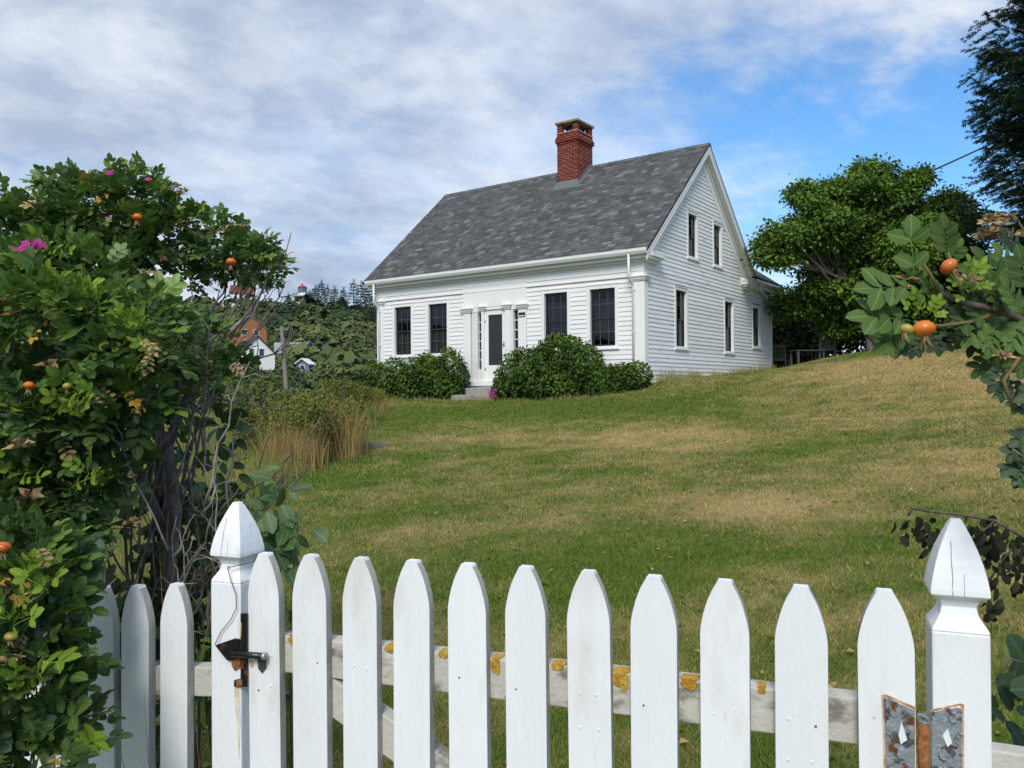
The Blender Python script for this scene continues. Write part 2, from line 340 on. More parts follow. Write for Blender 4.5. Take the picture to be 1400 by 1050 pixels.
# ------------------------------------------------------------------ terrain
ctl = [(0, 0, 0), (2, 0, .03), (-2, 0, -.03), (0, 3, .05), (3, 3, .16), (-3, 3, 0), (0, 6, .2), (3, 6, .34), (-3, 6, .1), (6, 6, .62), (9, 6, .85),
       (0, 10, .45), (5.5, 10, .82), (10, 10, 1.25), (-3.3, 10.5, .40), (-8, 10, .1), (-15, 12, -.4), (0, 15, .76), (4.15, 18, 1.30), (6.65, 18, 1.68), (5, 14, 1.0),
       (8.3, 15, 1.62), (12, 15, 1.95), (16, 15, 2.2), (10.6, 26, 2.55), (12.2, 25, 2.72), (14.2, 22, 2.75), (12, 32, 2.35), (18, 35, 2.5), (20, 25, 2.7),
       (-6, 20, .85), (-10, 20, .25), (-12, 28, .2), (-20, 30, -.8), (-8, 35, .8), (0, 36, 1.5), (10, 42, 2.0), (28, 30, 2.4), (28, 15, 2.2), (-20, 15, -.8),
       (0, 46, 1.2), (-30, 45, -1.5), (30, 46, 1.8), (0, -9, -.3), (12, -9, 0.1), (-12, -9, -.6), (-30, 0, -1.4), (30, 0, 1.2)]
for a, b, h in ((4.5, -1.3, -.605), (9.8, -1.0, -.60), (2.0, -1.0, -.50), (.5, -.9, -.40), (-.6, -.2, -.15), (-.3, .5, -.10), (-.2, 3.8, -.04), (-.2, 7, .10), (-.2, 10.2, .26), (5, 4, -.3), (9, 8, -.2)):
    q = hp(a, b, h); ctl.append((q.x, q.y, q.z))
ctl = np.array(ctl, float)
def _tps(r): return np.where(r > 0, r * r * np.log(np.maximum(r, 1e-9)), 0)
_n = len(ctl); _K = _tps(np.hypot(ctl[:, None, 0] - ctl[None, :, 0], ctl[:, None, 1] - ctl[None, :, 1])) + np.eye(_n) * 0.15
_Pm = np.c_[np.ones(_n), ctl[:, :2]]; _A = np.zeros((_n + 3, _n + 3)); _A[:_n, :_n] = _K; _A[:_n, _n:] = _Pm; _A[_n:, :_n] = _Pm.T
_w = np.linalg.solve(_A, np.r_[ctl[:, 2], 0, 0, 0])
def smooth01(t): t = np.clip(t, 0, 1); return t * t * (3 - 2 * t)
def ground(x, y):
    x = np.asarray(x, float); y = np.asarray(y, float); sh = x.shape; x = x.ravel(); y = y.ravel()
    d = np.hypot(x, y); k = np.minimum(1, 55 / np.maximum(d, 1e-6)); xn, yn = x * k, y * k
    near = _tps(np.hypot(xn[:, None] - ctl[None, :, 0], yn[:, None] - ctl[None, :, 1])) @ _w[:_n] + _w[_n] + _w[_n + 1] * xn + _w[_n + 2] * yn
    az = np.degrees(np.arctan2(x, y))
    amp = 0.12 + 0.88 * smooth01((18 - az) / 30) * smooth01((az + 150) / 60)
    far = np.interp(d, [0, 60, 120, 200, 260, 330, 380, 600, 1200, 6000], [0, 0, 2.6, 9.0, 20, 33, 34, 12, -6, -8]) * np.where(np.interp(d, [0, 800, 1200], [1, 1, 0]) > 0, amp, 1)
    far = far + smooth01((d - 90) / 120) * (fbm(x / 45 + 5, y / 45) - .5) * 5 * amp
    t = smooth01((d - 38) / 60)
    z = near * (1 - t) + far * t + (fbm(x * .35, y * .35, 3) - .5) * .10 * smooth01((d - 3) / 6)
    return z.reshape(sh)
def gz(x, y): return float(ground(np.array([x]), np.array([y]))[0])
def on_ground(px, py, lo=2.0, hi=60.0):
    Ys = np.linspace(lo, hi, 900); r = ray(px, py); z = EYE + r.z * Ys - ground(r.x * Ys, Ys)
    k = np.nonzero(z < 0)[0]; Yk = Ys[k[0]] if len(k) else hi
    return Vector((r.x * Yk, Yk, gz(r.x * Yk, Yk)))
def gp(px, Y):                           # ground point below a picture column at a given depth
    x = (px - 700) / FPX * Y; return Vector((x, Y, gz(x, Y)))
def lawn_left(y): return np.interp(y, [0, 3, 6, 10.5, 12.5, 15, 20, 25, 30], [-2.0, -2.3, -2.4, -2.9, -2.45, -2.7, -3.4, -5.2, -9])
PATCH = [(on_ground(px, py), rx, ry, s) for px, py, rx, ry, s in
         ((1060, 690, .80, .50, .62), (700, 715, .9, .4, .42), (520, 735, .8, .4, .42), (670, 600, 1.6, .5, .45), (1270, 495, 3.6, 2.6, .75), (1390, 530, 3.0, 2.4, .5),
          (1180, 505, 2.2, 1.5, .4), (1330, 640, 1.7, 1.3, .45), (860, 600, 2.2, 1.2, .2), (1010, 590, 2.0, 1.2, .25), (600, 640, 1.2, .6, .25), (550, 840, .6, .5, .3), (1000, 860, .6, .4, .2),
          (600, 565, 2.5, 1.5, -.55), (820, 560, 2.2, 1.4, -.5), (900, 560, 1.6, 1.2, -.3), (760, 790, .8, .5, -.4), (1000, 760, 1.0, .5, -.35), (450, 660, 1.0, .8, -.4))]
def dryness(x, y):
    v = 0.26 + (fbm(x * .45 + 3, y * .45 + 8, 4) - .5) * .95 + (fbm(x * 2.2, y * 2.2 + 40, 3) - .5) * .85 + (fbm(x * 7, y * 7, 2) - .5) * .5
    for c, rx, ry, s in PATCH: v = v + s * np.exp(-(((x - c.x) / rx) ** 2 + ((y - c.y) / ry) ** 2))
    u = x * .85 - y * .52                                        # mower stripes, faint
    v = v + .05 * np.sin(u * 9.5) * smooth01((y - 9) / 5)
    return np.clip(v, 0, 1)

def build_ground():
    rad = np.unique(np.r_[np.linspace(0.0, 3, 13), np.geomspace(3, 45, 120), np.geomspace(45, 6500, 110)]); na = 288
    ang = np.linspace(0, 2 * math.pi, na, endpoint=False)
    rr, aa = np.meshgrid(rad[1:], ang, indexing='ij'); x = rr * np.sin(aa); y = rr * np.cos(aa); z = ground(x, y)
    V = np.c_[np.r_[0, x.ravel()], np.r_[0, y.ravel()], np.r_[gz(0, 0), z.ravel()]]
    nr = len(rad) - 1; i = np.arange(nr - 1)[:, None] * na + np.arange(na)[None] + 1; j = np.arange(nr - 1)[:, None] * na + (np.arange(na)[None] + 1) % na + 1
    q = np.stack([i, j, j + na, i + na], -1).reshape(-1, 4)
    T = np.concatenate([np.stack([q[:, 0], q[:, 2], q[:, 1]], 1), np.stack([q[:, 0], q[:, 3], q[:, 2]], 1),
                        np.stack([np.zeros(na, int), np.arange(na) + 1, (np.arange(na) + 1) % na + 1], 1)[:, [0, 2, 1]]])
    dry = dryness(V[:, 0], V[:, 1])
    o = np_mesh('ground', V, T, 'bark', dry)
    lawn = smooth01((V[:, 0] - lawn_left(V[:, 1]) + .3) / .6) * (1 - smooth01((np.hypot(V[:, 0], V[:, 1]) - 38) / 15)) * smooth01((V[:, 1] + 14) / 4)
    a = o.data.attributes.new('lawn', 'FLOAT', 'POINT'); a.data.foreach_set('value', lawn.astype(np.float32))
    m = bpy.data.materials.new('ground_cover'); m.use_nodes = True; t = NT(m.node_tree)
    pos = t.n('ShaderNodeNewGeometry').outputs['Position']
    d = t.n('ShaderNodeAttribute', attribute_name='tint').outputs['Fac']; l = t.n('ShaderNodeAttribute', attribute_name='lawn').outputs['Fac']
    f1 = t.noise(pos, 28, 5, .65); f2 = t.noise(pos, 7, 4, .6); f3 = t.noise(pos, 140, 3, .6)
    dd = t.math('ADD', d, t.math('MULTIPLY', t.math('SUBTRACT', f1, .5), .9), clamp=True)
    g = t.mix(dd, (0.085, 0.130, 0.016), (0.38, 0.28, 0.13))
    g = t.n('ShaderNodeVectorMath', operation='SCALE', i={0: g, 3: t.math('MULTIPLY_ADD', f3, 1.2, .35)}).outputs[0]
    h = t.mix(t.ss(t.noise(pos, .06, 5, .6), .35, .65), (0.018, 0.032, 0.011), (0.075, 0.085, 0.032))
    c = t.mix(l, t.mix(t.ss(f2, .4, .65), h, (0.03, 0.05, 0.014)), g)
    bmp = t.n('ShaderNodeBump', i={'Strength': .6, 'Distance': .03, 'Height': f3})
    b = t.n('ShaderNodeBsdfPrincipled', i={'Base Color': c, 'Roughness': .9, 'Specular IOR Level': .1, 'Normal': bmp.outputs[0]})
    t.n('ShaderNodeOutputMaterial', i={0: b.outputs[0]}); o.data.materials[0] = m
    tag(o, 'sloping mown lawn running into rough green hillside', 'ground', kind='structure')
build_ground()

# ------------------------------------------------------------------ the white house
house = empty('white_house', HC, -YAW)
tag(house, 'white clapboard house with grey shingled roof and brick chimney on the lawn', 'house')
FR = lambda s, h, d: (s, -d, h)          # front wall: s to the viewer's right (s = -a)
GA = lambda s, h, d: (d, s, h)           # gable wall: s into depth
LEN, DEP, MID, RH, SL = 9.74, 7.92, 3.96, 7.053, 0.8812
ELL = 10.2
def roof_h(b): return RH - SL * abs(b - MID)
FOPEN, GOPEN = [], []                    # openings incl. casing (s0,s1,h0,h1)
def window(F, s0, s1, h0, h1, opens, curtain=None, muntin='muntin_grey', cas=.10, label=None):
    wn = MB()
    wn.fbox(F, s0 - cas, s0, h0 - .05, h1 + cas, -.06, .030); wn.fbox(F, s1, s1 + cas, h0 - .05, h1 + cas, -.06, .030)
    wn.fbox(F, s0, s1, h1, h1 + cas, -.06, .028)
    o = wn.build('window', 'trim_paint', house)
    MB().fbox(F, s0 - cas - .02, s1 + cas + .02, h0 - .10, h0 - .05, -.06, .060).fbox(F, s0, s1, h0 - .0499, h0, -.06, .034).build('sill', 'trim_paint', o)
    MB().fbox(F, s0 - cas - .01, s1 + cas + .01, h1 + cas, h1 + cas + .025, -.02, .045).build('drip_cap', 'trim_paint', o)
    hm = (h0 + h1) / 2 - .02
    for k, (a0, a1, d) in enumerate(((hm - .02, h1, -.055), (h0, hm + .02, -.085))):
        sa = MB(); e = .045
        sa.fbox(F, s0, s0 + e, a0, a1, d - .03, d).fbox(F, s1 - e, s1, a0, a1, d - .03, d).fbox(F, s0 + e, s1 - e, a0, a0 + e, d - .03, d).fbox(F, s0 + e, s1 - e, a1 - e, a1, d - .03, d)
        so = sa.build('sash', 'sash_dark', o)
        mu = MB()
        for j in (1, 2):
            x = s0 + (s1 - s0) * j / 3; mu.fbox(F, x - .010, x + .010, a0 + e, a1 - e, d - .025, d - .004)
        y = (a0 + a1) / 2; mu.fbox(F, s0 + e, s1 - e, y - .010, y + .010, d - .024, d - .005)
        mu.build('muntin', muntin, o)
        MB().poly([F(s0 + e, a0 + e, d - .015), F(s1 - e, a0 + e, d - .015), F(s1 - e, a1 - e, d - .015), F(s0 + e, a1 - e, d - .015)]).build('pane', 'pane_glass', o, fix=False)
    if curtain:
        for (c0, c1, k0, k1) in curtain:
            n = 22; v = MB(); a0, a1 = s0 + (s1 - s0) * c0, s0 + (s1 - s0) * c1; b0, b1 = h0 + (h1 - h0) * k0, h0 + (h1 - h0) * k1
            for q in range(n):
                x0, x1 = a0 + (a1 - a0) * q / n, a0 + (a1 - a0) * (q + 1) / n; w0 = -.17 - .018 * (q % 2); w1 = -.17 - .018 * ((q + 1) % 2)
                v.poly([F(x0, b0, w0), F(x1, b0, w1), F(x1, b1, w1), F(x0, b1, w0)])
            v.build('curtain', 'curtain_cloth' if k1 < .6 else 'blind_and_reflection', o, fix=False)  # the tall cloth is a blind plus a painted-in pane reflection
    opens.append((s0 - cas + .02, s1 + cas - .02, h0 - .08, h1 + cas + .01))
    return o
for k, (al, ar) in enumerate(((8.954, 8.225), (7.477, 6.712), (3.102, 2.334), (1.612, .838))):
    window(FR, -al, -ar, .877, 2.425, FOPEN, [(0.0, 1.0, 0.02, .46)] if k < 2 else [(0, 1, .26, .84)])
for (b0, b1, h0, h1, cu) in ((1.948, 2.679, .908, 2.498, [(.35, 1, .02, .42)]), (5.675, 6.392, .908, 2.498, [(.3, 1, .02, .36)]), (8.298, 9.02, 1.177, 2.495, None),
                             (2.854, 3.497, 3.567, 4.811, [(.1, 1, .02, .2)]), (4.802, 5.416, 3.567, 4.811, [(.2, 1, .02, .14)])):
    window(GA, b0, b1, h0, h1, GOPEN, cu, cas=.085)
# near-black boards behind the windows, the gloom of unlit rooms painted into their colour
rm = MB()
rm.box(-LEN + .02, -.75, .75, .80, -.3, 3.0); rm.box(-.80, -.75, .8, ELL - .1, -.3, 3.0); rm.box(-.85, -.8, 2.2, 5.9, 3.0, 5.4); rm.box(-LEN + .05, -.05, .05, ELL - .1, -.35, -.3); rm.box(-LEN + .05, -.05, .05, ELL - .1, 3.0, 3.05)
rm.build('dark_room_backing', 'room_dark', house)
# walls of clapboards: each course a piece
EXF, EXG = 0.126, 0.116
def boards(F, wall, s_of_h, h0, h1, ex, opens, matn, thick=.022):
    n = int(math.ceil((h1 - h0) / ex)); cnt = 0
    for k in range(n):
        hb = h0 + k * ex; ht = min(hb + ex, h1); hov = min(ht + .025, h1 + .02)
        (l0, r0), (l1, r1) = s_of_h(hb), s_of_h(hov)
        if r0 - l0 < .03: continue
        hits = sorted((o[0], o[1]) for o in opens if o[2] < hb + ex * .5 < o[3])
        segs = []; cur = None; a = l0
        for (o0, o1) in hits:
            if o0 > a: segs.append((a, o0))
            a = max(a, o1)
        if a < r0: segs.append((a, r0))
        j = random.uniform(-.0025, .0025)
        for (q0, q1) in segs:
            t0 = l1 if q0 == l0 else q0; t1 = r1 if q1 == r0 else q1
            jj = j + random.uniform(-.0015, .0015); e = random.uniform(-.002, .003)
            if t1 - t0 < .01: t0 = t1 = (t0 + t1) / 2
            MB().hexa([F(q0, hb + jj, thick + e), F(q1, hb + jj + random.uniform(-.001, .001), thick + e), F(q1, hb + jj, -.004), F(q0, hb + jj, -.004),
                       F(t0, hov, .002), F(t1, hov, .002), F(t1, hov, -.006), F(t0, hov, -.006)]).build('clapboard', matn, wall)
entr = (-6.04, -3.70, -.7, 2.86)         # entrance bay has no clapboards
FOPEN.append(entr)
fw = MB().fbox(FR, -LEN, -.0, -.80, -.23, -.25, .010).build('front_wall', 'granite', house)
boards(FR, fw, lambda h: (-LEN + .22, -.22), -.25, 2.66, EXF, FOPEN, 'front_board_paint')
gw = MB().box(-.25, .006, 0.0, ELL, -.60, -.13).build('gable_wall', 'granite', house)
def g_range(h):
    if h < 3.0: return (.20, ELL - .07)
    if h < 3.18: return (.20, ELL - .07)
    k = (6.36 - h) / SL
    return (max(.0, MID - k), min(DEP + .02, MID + k))
boards(GA, gw, g_range, -.14, 6.40, EXG, GOPEN, 'gable_board_paint')
MB().box(-.5, -.40, ELL - .05, ELL, -.4, 3.3).box(-5.0, -.0, ELL - .06, ELL, -.4, 3.3).build('rear_wall', 'house_paint', house)
MB().box(-LEN, -LEN + .2, .02, DEP, -.8, 3.2).poly([(-LEN, 0, 3.2), (-LEN, DEP, 3.2), (-LEN, MID, 6.7)]).build('far_gable_wall', 'house_paint', house)
MB().box(-LEN + .2, -5, DEP - .1, DEP, -.8, 3.2).build('back_wall', 'house_paint', house)
# pilasters and corner boards
def pilaster(F, s0, s1, h1, cap=True, h0=-.62, d=.045, wrap=0):
    o = MB().fbox(F, s0, s1, h0, h1, -.02, d).build('pilaster', 'trim_paint', house, bevel=.004)
    if cap:
        c = MB(); 
        for (q0, q1, e) in ((h1, h1 + .04, .03), (h1 + .04, h1 + .10, .055), (h1 + .10, h1 + .135, .09)): c.fbox(F, s0 - e, s1 + e, q0, q1, -.02, d + e)
        c.build('capital', 'trim_paint', o)
    return o
pc = MB().box(-.30, .04, -.045, .17, -.62, 2.545).build('corner_pilaster', 'trim_paint', house, bevel=.004)
c = MB()
for (q0, q1, e) in ((2.545, 2.58, .03), (2.58, 2.64, .055), (2.64, 2.675, .09)): c.box(-.30 - e, .04 + e, -.045 - e, .17 + e, q0, q1)
c.build('capital', 'trim_paint', pc)
pilaster(FR, -LEN, -LEN + .28, 2.545)
MB().fbox(GA, ELL - .09, ELL, -.4, 3.1, -.02, .03).build('corner_board', 'trim_paint', house)
# frieze, bed mould, soffit and fascia along the front; returns on the gable
fz = MB()
fz.box(-LEN - .02, .02, -.030, .02, 2.66, 3.10); fz.box(-LEN - .03, .035, -.050, -.030, 2.66, 2.70); fz.box(-LEN - .03, .035, -.046, -.030, 2.80, 2.825)
fz.box(.02, .024, -.03, .18, 2.66, 3.10)
fz.build('frieze', 'trim_paint', house, bevel=.003)
co = MB()
co.box(-LEN - .10, .10, -.10, -.03, 3.03, 3.10)
co.box(-LEN - .22, .20, -.24, .02, 3.10, 3.17)
co.box(-LEN - .23, .22, -.26, .02, 3.17, 3.30)
co.build('cornice', 'trim_paint', house, bevel=.006)
rt_ = MB()                                # the return that runs a little way round the gable
rt_.box(.0, .10, .02, .62, 3.03, 3.10); rt_.box(.0, .20, .02, .70, 3.10, 3.17); rt_.box(.0, .25, .02, .78, 3.17, 3.28)
rt_.hexa([(.0, .02, 3.28), (.26, .02, 3.28), (.26, .80, 3.28), (.0, .80, 3.28), (.0, .02, 3.40), (.05, .02, 3.40), (.05, .80, 3.40), (.0, .80, 3.40)])
rt_.build('cornice_return', 'trim_paint', house, bevel=.004)
r2 = MB()
r2.box(.0, .10, DEP - .62, DEP, 3.03, 3.10); r2.box(.0, .20, DEP - .70, DEP, 3.10, 3.17); r2.box(.0, .25, DEP - .78, DEP, 3.17, 3.28)
r2.hexa([(.0, DEP - .8, 3.28), (.26, DEP - .8, 3.28), (.26, DEP, 3.28), (.0, DEP, 3.28), (.0, DEP - .8, 3.40), (.05, DEP - .8, 3.40), (.05, DEP, 3.40), (.0, DEP, 3.40)])
r2.build('cornice_return', 'trim_paint', house, bevel=.004)
gt = MB()
ring = lambda x: [(x, -.26, 3.19), (x, -.34, 3.19), (x, -.375, 3.26), (x, -.375, 3.335), (x, -.36, 3.335), (x, -.36, 3.265), (x, -.33, 3.205), (x, -.26, 3.205)]
gt.prism([ring(-LEN - .24), ring(.245)], None)
gt.box(.240, .246, -.37, -.262, 3.195, 3.33)
gt.build('gutter', 'gutter_metal', house)
def downspout(pts, wid=.034):
    m = MB(); m.tube(pts, wid, 8); return m.build('downspout', 'gutter_metal', house, smooth=True)
for (a, b_, off) in ((.27, -.075, 0), (9.60, -.085, 0)):
    d = downspout([(-a, -.32, 3.22), (-a, -.32, 2.64), (-a, -.30, 2.60), (-a, -.10, 2.46), (-a, b_, 2.40), (-a, b_, -.45)])
    m = MB()
    for z in (2.30, 1.2, .2): m.box(-a - .045, -a + .045, b_ - .038, b_ + .04, z, z + .025)
    m.build('bracket', 'gutter_metal', d)
downspout([(.30, DEP + .45, 3.36), (.30, DEP + .45, 3.22), (.24, DEP + .5, 3.14), (.10, ELL - .55, 2.90), (.06, ELL - .12, 2.55), (.06, ELL - .06, 2.45), (.06, ELL - .06, .30)], .036)

# ---- entrance
en = MB()
en.fbox(FR, -6.04, -3.70, 2.19, 2.84, -.02, .040)                                            # big flat panel above the door
en.build('entrance_panel', 'trim_paint', house, bevel=.003)
MB().fbox(FR, -6.04, -3.70, 2.84, 2.858, -.02, .050).fbox(FR, -3.722, -3.698, 2.19, 3.08, -.02, .046).fbox(FR, -6.044, -6.02, 2.19, 3.08, -.02, .046).build('panel_moulding', 'trim_paint', house)
for (s0, s1) in ((-6.03, -5.75), (-3.965, -3.71)): pilaster(FR, s0, s1, 2.06, d=.06, h0=-.159)
for (s0, s1) in ((-5.345, -5.245), (-4.47, -4.30)): pilaster(FR, s0, s1, 2.085, d=.05, h0=-.024)
MB().fbox(FR, -5.75, -5.345, 2.06, 2.195, -.12, .03).fbox(FR, -4.30, -3.965, 2.06, 2.195, -.12, .03).fbox(FR, -5.245, -4.47, 2.105, 2.195, -.12, .03).build('door_head', 'trim_paint', house)
for (s0, s1, hb, rows) in ((-5.72, -5.345, .345, 6), (-4.30, -3.985, .345, 6)):                # side lights
    g0, g1 = (s0 + .22, s1 - .02) if s0 < -5 else (s0 + .12, s1 - .03)
    sl = MB().fbox(FR, s0, g0, -.02, 2.06, -.12, .02).fbox(FR, g1, s1, -.02, 2.06, -.12, .02).fbox(FR, g0, g1, -.02, hb, -.12, .0).fbox(FR, g0, g1, 2.03, 2.06, -.12, .0).build('sidelight', 'sidelight_white', house)
    for q in range(1, rows): h = hb + (2.03 - hb) * q / rows; MB().fbox(FR, g0, g1, h - .013, h + .013, -.10, -.055).build('muntin', 'sidelight_white', sl)
    for q in range(rows):
        h0, h1 = hb + (2.03 - hb) * q / rows + .013, hb + (2.03 - hb) * (q + 1) / rows - .013
        MB().poly([FR(g0, h0, -.08), FR(g1, h0, -.08), FR(g1, h1, -.08), FR(g0, h1, -.08)]).build('pane', 'pane_glass', sl, fix=False)
door = MB()
d0, d1 = -5.245, -4.47
door.fbox(FR, d0, -5.122, -.02, 2.10, -.05, -.01).fbox(FR, -4.609, d1, -.02, 2.10, -.05, -.01).fbox(FR, -5.122, -4.609, 1.95, 2.10, -.05, -.01).fbox(FR, -5.122, -4.609, -.02, .45, -.05, -.012)
door = door.build('screen_door', 'trim_paint', house, bevel=.003)
MB().fbox(FR, -5.122, -4.609, .45, 1.95, -.035, -.03).build('screen', 'screen_mesh', door)
MB().fbox(FR, -4.56, -4.525, .98, 1.12, -.012, .0).tube([FR(-4.543, 1.05, 0), FR(-4.543, 1.05, .05)], .012, 8).tube([FR(-4.56, 1.05, .05), FR(-4.51, 1.05, .05)], .010, 8).build('handle', 'brass', door)
for h in (.30, 1.72): MB().fbox(FR, d0 - .012, d0 + .02, h, h + .08, -.012, .002).build('hinge', 'brass', door)
MB().fbox(FR, -5.80, -3.93, -.16, -.025, -.15, .10).fbox(FR, -5.9, -3.85, -.26, -.16, -.15, .05).build('threshold', 'trim_paint', house, bevel=.006)
sg = MB().fbox(FR, -3.955, -3.725, 1.81, 1.945, .060, .072).build('house_sign', 'sign_black', house)
MB().fbox(FR, -3.94, -3.86, 1.830, 1.862, .072, .0745).fbox(FR, -3.845, -3.80, 1.828, 1.868, .072, .0745).fbox(FR, -3.79, -3.742, 1.832, 1.860, .072, .0745).build('sign_lettering', 'sign_white', sg)

# ---- roof
rf = MB()
A0, A1 = -LEN - .42, .252                                                                     # local x range
th = .07
def slab(m, x0, x1, b0, b1, k=0):
    z0, z1 = roof_h(b0), roof_h(b1)
    m.hexa([(x0, b0, z0 - th), (x1, b0, z0 - th), (x1, b1, z1 - th), (x0, b1, z1 - th), (x0, b0, z0), (x1, b0, z0), (x1, b1, z1), (x0, b1, z1)])
slab(rf, A0, A1, -.30, MID); slab(rf, A0, A1, MID, DEP + .30)
roof = rf.build('roof', 'roof_felt', house)
# shingles: one real tab each, joined because there are thousands
V, T, Ti = [], [], []
sl_len = math.hypot(MID + .30, RH - roof_h(-.30)); nc = 38; exp_ = sl_len / nc
ex_b, ex_h = (MID + .30) / sl_len, (RH - roof_h(-.30)) / sl_len
nb, nh = -ex_h, ex_b                                                                          # outward normal in (b,h)
for c in range(nc):
    x = A0 - random.uniform(0, .3) - .012
    while x < A1 + .012:
        wd = random.choice((.13, .17, .22, .28)) * random.uniform(.85, 1.15); x0, x1 = max(x, A0 - .012), min(x + wd, A1 + .012); x += wd
        if x1 - x0 < .02: continue
        tn = min(1, max(0, random.gauss(.28, .09))); thick = .006
        if random.random() < .16: tn = random.uniform(.48, .85); thick = .010
        if random.random() < .22: tn = random.uniform(.06, .2); thick = .004
        u0 = c * exp_ - (.015 if c == 0 else 0) - random.uniform(0, .006); u1 = min((c + 1) * exp_ + .03, sl_len)
        i = len(V)
        def pt(xx, u, n_): return (xx, -.30 + u * ex_b + nb * n_, roof_h(-.30) + u * ex_h + nh * n_)
        V += [pt(x0, u0, .008 + thick), pt(x1 - .004, u0, .008 + thick), pt(x1 - .004, u1, .004), pt(x0, u1, .004), pt(x0, u0, -.01), pt(x1 - .004, u0, -.01)]
        T += [(i, i + 1, i + 2), (i, i + 2, i + 3), (i + 4, i + 5, i + 1), (i + 4, i + 1, i)]; Ti += [tn] * 6
o = np_mesh('shingles', np.array(V), np.array(T), 'shingle', np.array(Ti), roof, smooth=False); tag(o, kind='stuff')
# ridge caps
V, T, Ti = [], [], []; x = A0
while x < A1:
    x1 = min(x + .24, A1 + .01); i = len(V)
    for (xx, dz) in ((x - .0, .03), (x1, .018)): V += [(xx, MID - .13, roof_h(MID - .13) + dz), (xx, MID, RH + dz + .004), (xx, MID + .13, roof_h(MID + .13) + dz)]
    T += [(i, i + 3, i + 1), (i + 1, i + 3, i + 4), (i + 1, i + 4, i + 2), (i + 2, i + 4, i + 5)]; Ti += [random.uniform(.1, .5)] * 6; x = x1
o = np_mesh('ridge_cap', np.array(V), np.array(T), 'shingle', np.array(Ti), roof, smooth=False); tag(o, kind='stuff')
# rakes: fascia at the overhang, soffit, frieze board on the wall
for sgn in (-1, 1):
    def rp(bd, drop, x):                 # bd: distance from the ridge along b
        b = MID + sgn * bd; return (x, b, roof_h(b) - drop)
    E0, E1 = 0.0, MID + .28
    MB().hexa([rp(E0, .30, .215), rp(E1, .30, .215), rp(E1, .30, .235), rp(E0, .30, .235), rp(E0, .075, .215), rp(E1, .075, .215), rp(E1, .075, .235), rp(E0, .075, .235)]).hexa(
        [rp(E0, .14, .235), rp(E1, .14, .235), rp(E1, .14, .25), rp(E0, .14, .25), rp(E0, .076, .235), rp(E1, .076, .235), rp(E1, .076, .25), rp(E0, .076, .25)]).build('rake_board', 'trim_paint', house)
    MB().hexa([rp(E0, .32, .0), rp(E1 - .25, .32, .0), rp(E1 - .25, .32, .213), rp(E0, .32, .213), rp(E0, .29, .0), rp(E1 - .25, .29, .0), rp(E1 - .25, .29, .213), rp(E0, .29, .213)]).build('soffit', 'soffit_paint', house)
    MB().hexa([rp(E0, .70, .0), rp(E1 - .42, .70, .0), rp(E1 - .42, .70, .030), rp(E0, .70, .030), rp(E0, .32, .0), rp(E1 - .42, .32, .0), rp(E1 - .42, .32, .030), rp(E0, .32, .030)]).hexa(
        [rp(E0, .42, .030), rp(E1 - .42, .42, .030), rp(E1 - .42, .42, .075), rp(E0, .42, .075), rp(E0, .325, .030), rp(E1 - .42, .325, .030), rp(E1 - .42, .325, .075), rp(E0, .325, .075)]).build('rake_frieze', 'trim_paint', house)
# ell roof at the back, its eave along the gable side
er = MB(); e0, e1, b0, b1 = .26, -2.4, DEP - .25, ELL + .40; hE, hR = 3.48, 3.48 + 2.66 * .7
er.hexa([(e1, b0, hR - .06), (e0, b0, hE - .06), (e0, b1, hE - .06), (e1, b1, hR - .06), (e1, b0, hR), (e0, b0, hE), (e0, b1, hE), (e1, b1, hR)])
er.hexa([(e1, b0, hR - .06), (-5.06, b0, hE - .06), (-5.06, b1, hE - .06), (e1, b1, hR - .06), (e1, b0, hR), (-5.06, b0, hE), (-5.06, b1, hE), (e1, b1, hR)])
er = er.build('ell_roof', 'roof_felt', house)
V, T, Ti = [], [], []
L = math.hypot(2.66, hR - hE); ux, uh = -2.66 / L, (hR - hE) / L
for c in range(int(L / .145)):
    y = b0
    while y < b1:
        wd = random.uniform(.16, .36); y0, y1 = y, min(y + wd, b1 + .01); y += wd; tn = min(1, max(0, random.gauss(.3, .16))); u0, u1 = c * .145 - .01, (c + 1) * .145 + .02; i = len(V)
        P_ = lambda u, yy, n: (e0 + ux * u + uh * n, yy, hE + uh * u - ux * n)
        V += [P_(u0, y0, .014), P_(u0, y1 - .004, .014), P_(u1, y1 - .004, .005), P_(u1, y0, .005), P_(u0, y0, -.01), P_(u0, y1, -.01)]
        T += [(i, i + 1, i + 2), (i, i + 2, i + 3), (i + 4, i + 5, i + 1), (i + 4, i + 1, i)]; Ti += [tn] * 6
o = np_mesh('shingles', np.array(V), np.array(T), 'shingle', np.array(Ti), er, smooth=False); tag(o, kind='stuff')
MB().box(.0, .24, DEP + .02, ELL + .36, 3.12, 3.24).box(.18, .215, DEP + .02, ELL + .38, 3.24, 3.41).box(.0, .18, ELL + .30, ELL + .36, 3.24, 3.40).build('ell_cornice', 'soffit_paint', house)
MB().prism([[(.215, y, 3.27), (.29, y, 3.27), (.33, y, 3.33), (.33, y, 3.40), (.315, y, 3.40), (.315, y, 3.34), (.28, y, 3.285), (.215, y, 3.285)] for y in (DEP + .04, ELL + .40)], None).build('ell_gutter', 'gutter_metal', house)

